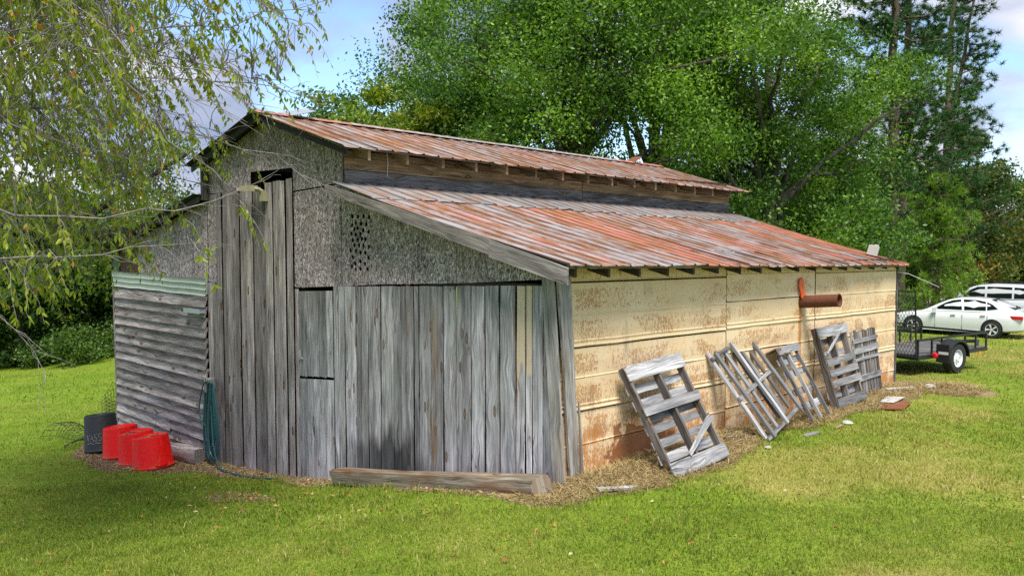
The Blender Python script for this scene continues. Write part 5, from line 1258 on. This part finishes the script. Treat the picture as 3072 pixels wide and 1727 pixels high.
def pine(name, lat, dep, height, z_lo, reach, nb, label, seed, tr, mat='needle', fork=None, sparse=1.0, needle=.17, tuft_n=26, lean=0.):
    rng = np.random.default_rng(seed); x, y = plan(lat, dep); z0 = H(x, y) - .1; root = empty(name, (x, y, z0), label, 'pine tree', None)
    T = Tubes(); tip = np.array([lean * RGT.x, lean * RGT.y, height]); n = 12
    tp = bez((0, 0, 0), tip, 0, n, rng, .07); T.add(tp, np.linspace(tr, tr * .25, n), 10); stems = [tp]
    if fork:
        zf, lt = fork; i0 = int(zf / height * (n - 1)); f2 = tp[i0] + np.array([RGT.x * lt, RGT.y * lt, height - zf])
        q = bez(tp[i0], f2, 0, 8, rng, .08); T.add(q, np.linspace(tr * .55, tr * .2, 8), 8); stems.append(q)
    tuft = []
    for b in range(nb):
        st = stems[b % len(stems)]; zt = z_lo + (height - z_lo) * (b / nb) ** .9 + rng.normal(0, .25); zt = min(max(zt, st[0, 2] + .1), height)
        j = np.array([np.interp(zt, st[:, 2], st[:, k]) for k in range(3)]); ang = rng.uniform(0, 6.28); rc = reach * (1 - .62 * (zt - z_lo) / (height - z_lo)) * rng.uniform(.5, 1.1)
        e = j + np.array([math.cos(ang) * rc, math.sin(ang) * rc, rc * rng.uniform(-.12, .35)]); p = bez(j, e, -.12 * rc, 8, rng, .05)
        T.add(p, np.linspace(tr * .17, .012, 8), 5)
        for t in np.linspace(.35, 1, max(3, int(rc * 2.6 * sparse))):
            o = np.array([np.interp(t, np.linspace(0, 1, 8), p[:, k]) for k in range(3)])
            for _ in range(3 if sparse >= 1 else 2):
                s = o + rng.normal(0, .22, 3) * (1.3 - .5 * t); tuft.append((s, unit(e - j + rng.normal(0, .4, 3) * rc)))
                T.add(np.stack([o, s]), [.010, .006], 3)
    T.build('trunk', 'bark_pine', root, (0, 0, 0))
    c = np.array([t_[0] for t_ in tuft]); ax = np.array([t_[1] for t_ in tuft]); m = len(c); ci = np.repeat(np.arange(m), tuft_n); N_ = m * tuft_n
    d = unit(rng.normal(size=(N_, 3)) + ax[ci] * 1.0 + np.array([0, 0, .25])); L_ = needle * rng.uniform(.7, 1.3, N_)
    st_ = c[ci] - ax[ci] * rng.uniform(0, .16, N_)[:, None]
    s = unit(np.cross(d, rng.normal(size=(N_, 3)))) * .014
    v = np.stack([st_ - s, st_ + s, st_ + d * L_[:, None]], 1).reshape(-1, 3)
    np_mesh('needles', v, np.arange(N_ * 3).reshape(-1, 3), M[mat], {'rnd': ('FACE', np.clip(rng.normal(.45, .22, N_), 0, 1))}, root)
pine('pine_tree', 16.6, 38.5, 21, 5.5, 3.6, 105, 'tall pine right of the oaks, its dark crown leaving the picture', 201, .30, needle=.27, tuft_n=44)
pine('pine_tree', 18.2, 41, 22, 7.0, 3.4, 80, 'second tall pine close behind the first', 202, .26, needle=.27, tuft_n=40)
pine('pine_tree', 21.6, 45, 17.5, 3.4, 3.4, 84, 'forked pine with open sky behind it, near the parked cars', 203, .30, fork=(7.6, 1.6), sparse=1.0, needle=.28, tuft_n=44, lean=.9)
pine('pine_tree', 17.7, 36.5, 6.0, .6, 2.4, 48, 'young bright green pine right behind the barn end', 204, .20, 'needle_lt', needle=.27, tuft_n=44)

# ------------------------------------------------------------------ the overhanging tree on the left
def near_tree():
    rng = np.random.default_rng(77); bx, by = plan(-10.2, 12.8); z0 = H(bx, by) - .1; base = np.array([bx, by, z0])
    root = empty('drooping_tree', base, 'drooping green and yellow leaved tree overhanging from the left', 'tree')
    W = lambda la, de, z: np.array([*plan(la, de), z])
    T = Tubes(); Tw = Tubes(); nodes = []
    trunk = np.array([W(-10.2, 12.8, z0), W(-10.1, 12.7, 1.2), W(-10.0, 12.6, 3.0), W(-9.7, 12.4, 5.2), W(-9.3, 12.2, 7.6), W(-8.9, 12, 9.6)])
    T.add(trunk, [.34, .28, .25, .2, .14, .06], 10)
    def limb(pts, r0, r1, tubes=None, n=14, keep=True):
        tubes = tubes or Tw; r0, r1 = (r0, r1) if tubes is T else (r0 * .26, r1 * .6)
        P = np.array(pts, float); t = np.linspace(0, len(P) - 1, n); ctrl = np.arange(len(P))
        q = np.stack([np.interp(t, ctrl, P[:, k]) for k in range(3)], 1)
        for _ in range(2): q[1:-1] = (q[:-2] + 2 * q[1:-1] + q[2:]) / 4
        q[1:-1] += rng.normal(0, .03, q[1:-1].shape); tubes.add(q, np.linspace(r0, r1, n), 7 if tubes is T else 5)
        if keep: nodes.append(q)
        return q
    # heavy dark limbs
    limb([trunk[2], W(-8.9, 13.6, 3.0), W(-7.6, 14.6, 2.95), W(-6.9, 15.3, 2.85), W(-6.3, 15.6, 3.1)], .15, .07, T)
    limb([W(-7.6, 14.6, 2.95), W(-7.2, 15.2, 3.3), W(-6.4, 15.5, 3.85), W(-5.7, 15.6, 4.35)], .075, .03, T)
    # pale bare-ended limbs reaching over the barn
    limb([trunk[3], W(-7.4, 9.6, 4.8), W(-5.9, 8.6, 3.4), W(-4.15, 8.2, 2.92), W(-3.4, 8.3, 3.02), W(-2.5, 8.6, 3.36)], .07, .006)
    limb([trunk[2], W(-8.2, 9.5, 3.4), W(-5.3, 8.2, 2.78), W(-4.4, 8.0, 2.62), W(-3.6, 7.9, 2.68), W(-2.9, 8.0, 2.78)], .055, .005)
    limb([trunk[4], W(-6.8, 9.2, 7.4), W(-4.2, 8.2, 5.0), W(-3.5, 8.4, 4.1), W(-3.0, 8.8, 3.5), W(-2.75, 9.0, 3.2)], .06, .004)
    limb([trunk[3], W(-7.5, 10.6, 5.6), W(-5.3, 10, 5.0), W(-3.9, 9.8, 5.1), W(-2.9, 9.8, 5.25), W(-2.1, 9.9, 5.45)], .07, .006)
    limb([trunk[4], W(-7.2, 11.5, 6.6), W(-5.2, 11.2, 5.4), W(-3.6, 11, 4.9), W(-2.7, 11, 4.65)], .06, .006)
    limb([trunk[3], W(-8.0, 10.2, 5.0), W(-6.4, 9.4, 4.4), W(-5.0, 9.2, 3.9), W(-4.0, 9.3, 3.65)], .06, .006)
    limb([trunk[2], W(-8.4, 9.8, 3.8), W(-6.3, 8.6, 3.1), W(-5.2, 8.2, 2.6), W(-4.7, 8.1, 2.1), W(-4.3, 8.0, 1.6)], .045, .004)
    for _ in range(12):
        de = rng.uniform(7.5, 15); la = rng.uniform(-.50, -.27) * de; z = 2.82 + rng.uniform(-.02, .36) * de * .9
        s = trunk[rng.integers(2, 5)] * .65 + W(-6.5, 11, rng.uniform(4, 7)) * .35
        mid = (s + W(la, de, z)) / 2 + np.array([0, 0, rng.uniform(.2, .8)]); limb([s, mid, W(la, de, z), W(la + rng.uniform(.2, .8), de + rng.uniform(-.5, .5), z - rng.uniform(.1, .5))], .05, .005)
    allp = np.concatenate(nodes)
    # twig origins in the crown's volume
    c0 = W(-6.9, 11, 6.2); pts = []
    while len(pts) < 4300:
        u = rng.normal(size=3); u = u / np.linalg.norm(u) * rng.random() ** .42
        la, de, z = -6.9 + u[0] * 4.5, 11.0 + u[1] * 4.6, 6.2 + u[2] * 4.1
        if z > 9.6 or de < 6.3: continue
        if la > np.interp(z, [1.5, 2.0, 2.8, 3.7, 4.4, 5.0, 5.8, 7], [-6.2, -5.5, -4.75, -3.9, -3.25, -2.8, -2.35, -2.0]) - rng.exponential(.25): continue
        if la / de < -.72: continue
        if de > 12 and la > -5.0 - .35 * (de - 12): continue
        p = W(la, de, z)
        pts.append(p)
    # and a few along the low pale limbs
    for q in nodes[2:4] + nodes[8:9] + nodes[4:5]:
        for j in range(6, len(q)):
            for _ in range(3 if j < 9 else (1 if rng.random() < .3 else 0)): pts.append(q[j] + rng.normal(0, .1, 3) + np.array([0, 0, -.05]))
    for q in nodes:
        for j in range(6, len(q)):
            for _ in range(2):
                dd = unit(q[j] - q[j - 1] + rng.normal(0, .08, 3) + np.array([0, 0, -.03])); Tw.add(bez(q[j], q[j] + dd * rng.uniform(.15, .5), .02, 5, rng, .012), np.linspace(.004, .0015, 5), 3)
    LC, LD, LN_, LS = [], [], [], []
    for p in pts:
        i = np.argmin(((allp - p) ** 2).sum(1)); a = allp[i]; dist = np.linalg.norm(a - p)
        if dist > .9: a = p + unit((a - p) / dist + rng.normal(0, .45, 3)) * rng.uniform(.3, .7); dist = .6
        if dist > .12: Tw.add(bez(a, p, .10 * dist, 5, rng, .025), np.linspace(.0065, .004, 5), 3)
        out = unit(p - np.array([bx, by, p[2]]) + rng.normal(0, 2.2, 3)); ln = rng.uniform(.3, .75)
        t = np.linspace(0, 1, 6)[:, None]; tw = p + out * t * ln * .6 + np.array([0, 0, -1.]) * (t ** 1.7) * ln * .75 + rng.normal(0, .012, (6, 3)); Tw.add(tw, np.linspace(.0045, .0018, 6), 3)
        nl = rng.integers(12, 20)
        for s in rng.uniform(.12, 1, nl):
            o = np.array([np.interp(s, t[:, 0], tw[:, k]) for k in range(3)])
            LC.append(o); LD.append(unit(np.array([0, 0, -1.]) + rng.normal(0, .42, 3))); LN_.append(unit(rng.normal(size=3) + np.array([0, 0, .15]))); LS.append(rng.uniform(.055, .095))
    LC, LD, LN_, LS = map(np.array, (LC, LD, LN_, LS)); n = len(LC)
    # pointed oval leaves, folded along the midrib: 6 vertices, 4 triangles
    s = unit(np.cross(LD, LN_)); nn = np.cross(s, LD); l = LS[:, None]
    v = np.stack([LC, LC + LD * l * .35 + s * l * .19 + nn * l * .06, LC + LD * l * .7 + s * l * .14 + nn * l * .02, LC + LD * l * 1.02 - nn * l * .08, LC + LD * l * .7 - s * l * .14 + nn * l * .02, LC + LD * l * .35 - s * l * .19 + nn * l * .06], 1).reshape(-1, 3) - base
    b = np.arange(n)[:, None] * 6; q = np.concatenate([b + [0, 1, 2, 3], b + [0, 3, 4, 5]], 1).reshape(-1, 4)
    tn = np.repeat(np.clip(rng.beta(2.2, 2.4, n) * .86 + (rng.random(n) < .09) * rng.uniform(.2, .6, n), 0, 1), 2)
    np_mesh('leaves', v, q, M['leaf_near'], {'rnd': ('FACE', tn)}, root)
    T.build('trunk', 'bark_dark', root, base); Tw.build('twigs', 'twig', root, base)
near_tree()

# ------------------------------------------------------------------ lawn blades, straw, fallen leaves
def scatter(n, d0, d1, spread=.72, pw=1.0):
    u = NP.random(n); d = (d0 ** (2 - pw * 0) + u * (d1 ** 2 - d0 ** 2)) ** .5; lat = (NP.random(n) * 2 - 1) * spread * d
    return CAM.x + RGT.x * lat + FWD.x * d, CAM.y + RGT.y * lat + FWD.y * d, d
def lawn_blades():
    V_, F_, A_ = [], [], []; off = 0
    for n, d0, d1, hh, ww in ((130000, 5.2, 9.5, .040, .0075), (115000, 9.5, 15, .042, .011), (90000, 15, 26, .05, .018), (50000, 26, 46, .07, .035)):
        x, y, d = scatter(n, d0, d1)
        dm_, st_ = dirt_fn(x, y); keep = (dm_ + NP.normal(0, .16, n) < .45) & ~((x < .05) & (x > -13.5) & (y > 0) & (y < 10.6)); x, y, d = x[keep], y[keep], d[keep]; m = len(x)
        lush = fbm(x, y, .55, 51); z = hgt(x, y) - .004; dr = dry_fn(x, y)
        edge = dirt_fn(x, y)[0]; h = hh * NP.uniform(.55, 1.3, m) * (.55 + .9 * lush) * (1 + 1.3 * sst(.03, .3, edge)) * (1 + .9 * (fbm(x, y, .16, 71) > .68)); a = NP.uniform(0, 6.283, m); w = ww * NP.uniform(.6, 1.2, m)
        sx, sy = np.cos(a) * w * .5, np.sin(a) * w * .5; la = NP.uniform(0, 6.283, m); le = h * NP.uniform(.15, .9, m); lx, ly = np.cos(la) * le, np.sin(la) * le
        P = np.stack([x - sx, y - sy, z, x + sx, y + sy, z, x + sx * .7 + lx * .45, y + sy * .7 + ly * .45, z + h * .62, x - sx * .7 + lx * .45, y - sy * .7 + ly * .45, z + h * .62, x + lx, y + ly, z + h * (1 - .25 * le / h)], 1).reshape(-1, 3)
        b = np.arange(m)[:, None] * 5 + off; V_.append(P); off += m * 5
        near = d1 < 16; F_.append(np.concatenate([b + [0, 1, 2], b + [0, 2, 3], b + [3, 2, 4]] if near else [b + [0, 1, 4]], 1).reshape(-1, 3))
        tn = np.clip(.36 + .40 * (fbm(x, y, 1.1, 61) - .45) + .25 * (fbm(x, y, .25, 66) - .5) + dr * .36 + NP.normal(0, .15, m) + (NP.random(m) < .06) * .35, 0, 1); A_.append(np.repeat(tn, 3 if near else 1))
    o = np_mesh('lawn_grass', np.concatenate(V_), np.concatenate(F_), M['grass'], {'rnd': ('FACE', np.concatenate(A_))}); tag(o, 'short mown grass blades of the lawn, lush to straw-coloured', 'grass', kind='stuff')
lawn_blades()
def strands(name, x, y, ln, wd, mat, label, cat, zr, flat_=.35, tone=(.45, .2)):
    m = len(x); z = hgt(x, y) + NP.uniform(0, zr, m); a = NP.uniform(0, 6.283, m); e = NP.normal(0, flat_, m); L_ = ln * NP.uniform(.4, 1.3, m)
    d = np.stack([np.cos(a) * np.cos(e), np.sin(a) * np.cos(e), np.abs(np.sin(e))], 1); s = np.stack([-np.sin(a), np.cos(a), NP.normal(0, .4, m)], 1) * (wd * .5)
    c = np.stack([x, y, z], 1); bn = np.array([0, 0, 1.]) * (L_ * .1)[:, None]
    P = np.stack([c - s, c + s, c + d * L_[:, None] * .5 + s + bn, c + d * L_[:, None] + s * .4, c + d * L_[:, None] - s * .4, c + d * L_[:, None] * .5 - s + bn], 1).reshape(-1, 3)
    b = np.arange(m)[:, None] * 6; F_ = np.concatenate([b + [0, 1, 2, 5], b + [5, 2, 3, 4]], 1).reshape(-1, 4)
    o = np_mesh(name, P, F_, M[mat], {'rnd': ('FACE', np.repeat(np.clip(NP.normal(tone[0], tone[1], m), 0, 1), 2))}); return tag(o, label, cat, kind='stuff')
n = 48000; x = NP.uniform(-.1, 1.6, n); y = NP.uniform(-.9, 11.2, n); d_, s_ = dirt_fn(x, y); k = (s_ > NP.uniform(.25, .8, n)) & ((x > .03) | (y < -.1)); x, y = x[k], y[k]
strands('straw_litter', x, y, .11, .006, 'straw', 'tangled straw and dead grass along the foot of the cream wall', 'straw', .03)
n = 26000; x = NP.uniform(-13.2, .6, n); y = NP.uniform(-2.6, 0, n); d_, s_ = dirt_fn(x, y); k = (d_ > .5) & (s_ < .6); x, y = x[k], y[k]
strands('wood_chips', x, y, .05, .012, 'straw', 'dry chips and litter on the bare soil before the barn front', 'litter', .008, .12, (.5, .25))
def fallen():
    n1 = 700; x, y, d = scatter(n1, 5.3, 16); d2, _ = dirt_fn(x, y); k = ~((x < .1) & (y > -.05)); x, y = x[k], y[k]
    x2 = NP.uniform(-12.5, -3, 420); y2 = NP.uniform(-2.4, -.05, 420); x = np.concatenate([x, x2]); y = np.concatenate([y, y2]); m = len(x)
    c = np.stack([x, y, hgt(x, y) + NP.uniform(.012, .05, m)], 1); a = NP.uniform(0, 6.283, m); dd = unit(np.stack([np.cos(a), np.sin(a), NP.normal(0, .25, m)], 1)); L_ = NP.uniform(.03, .075, m)
    v, q = leaf_quads(c, dd, unit(NP.normal(0, .35, (m, 3)) + [0, 0, 1]), L_, L_ * .5, .12)
    o = np_mesh('fallen_leaves', v, q, M['litter'], {'rnd': ('FACE', NP.random(m))}); tag(o, 'scattered brown and orange fallen leaves on the lawn and soil', 'leaves', kind='stuff')
fallen()
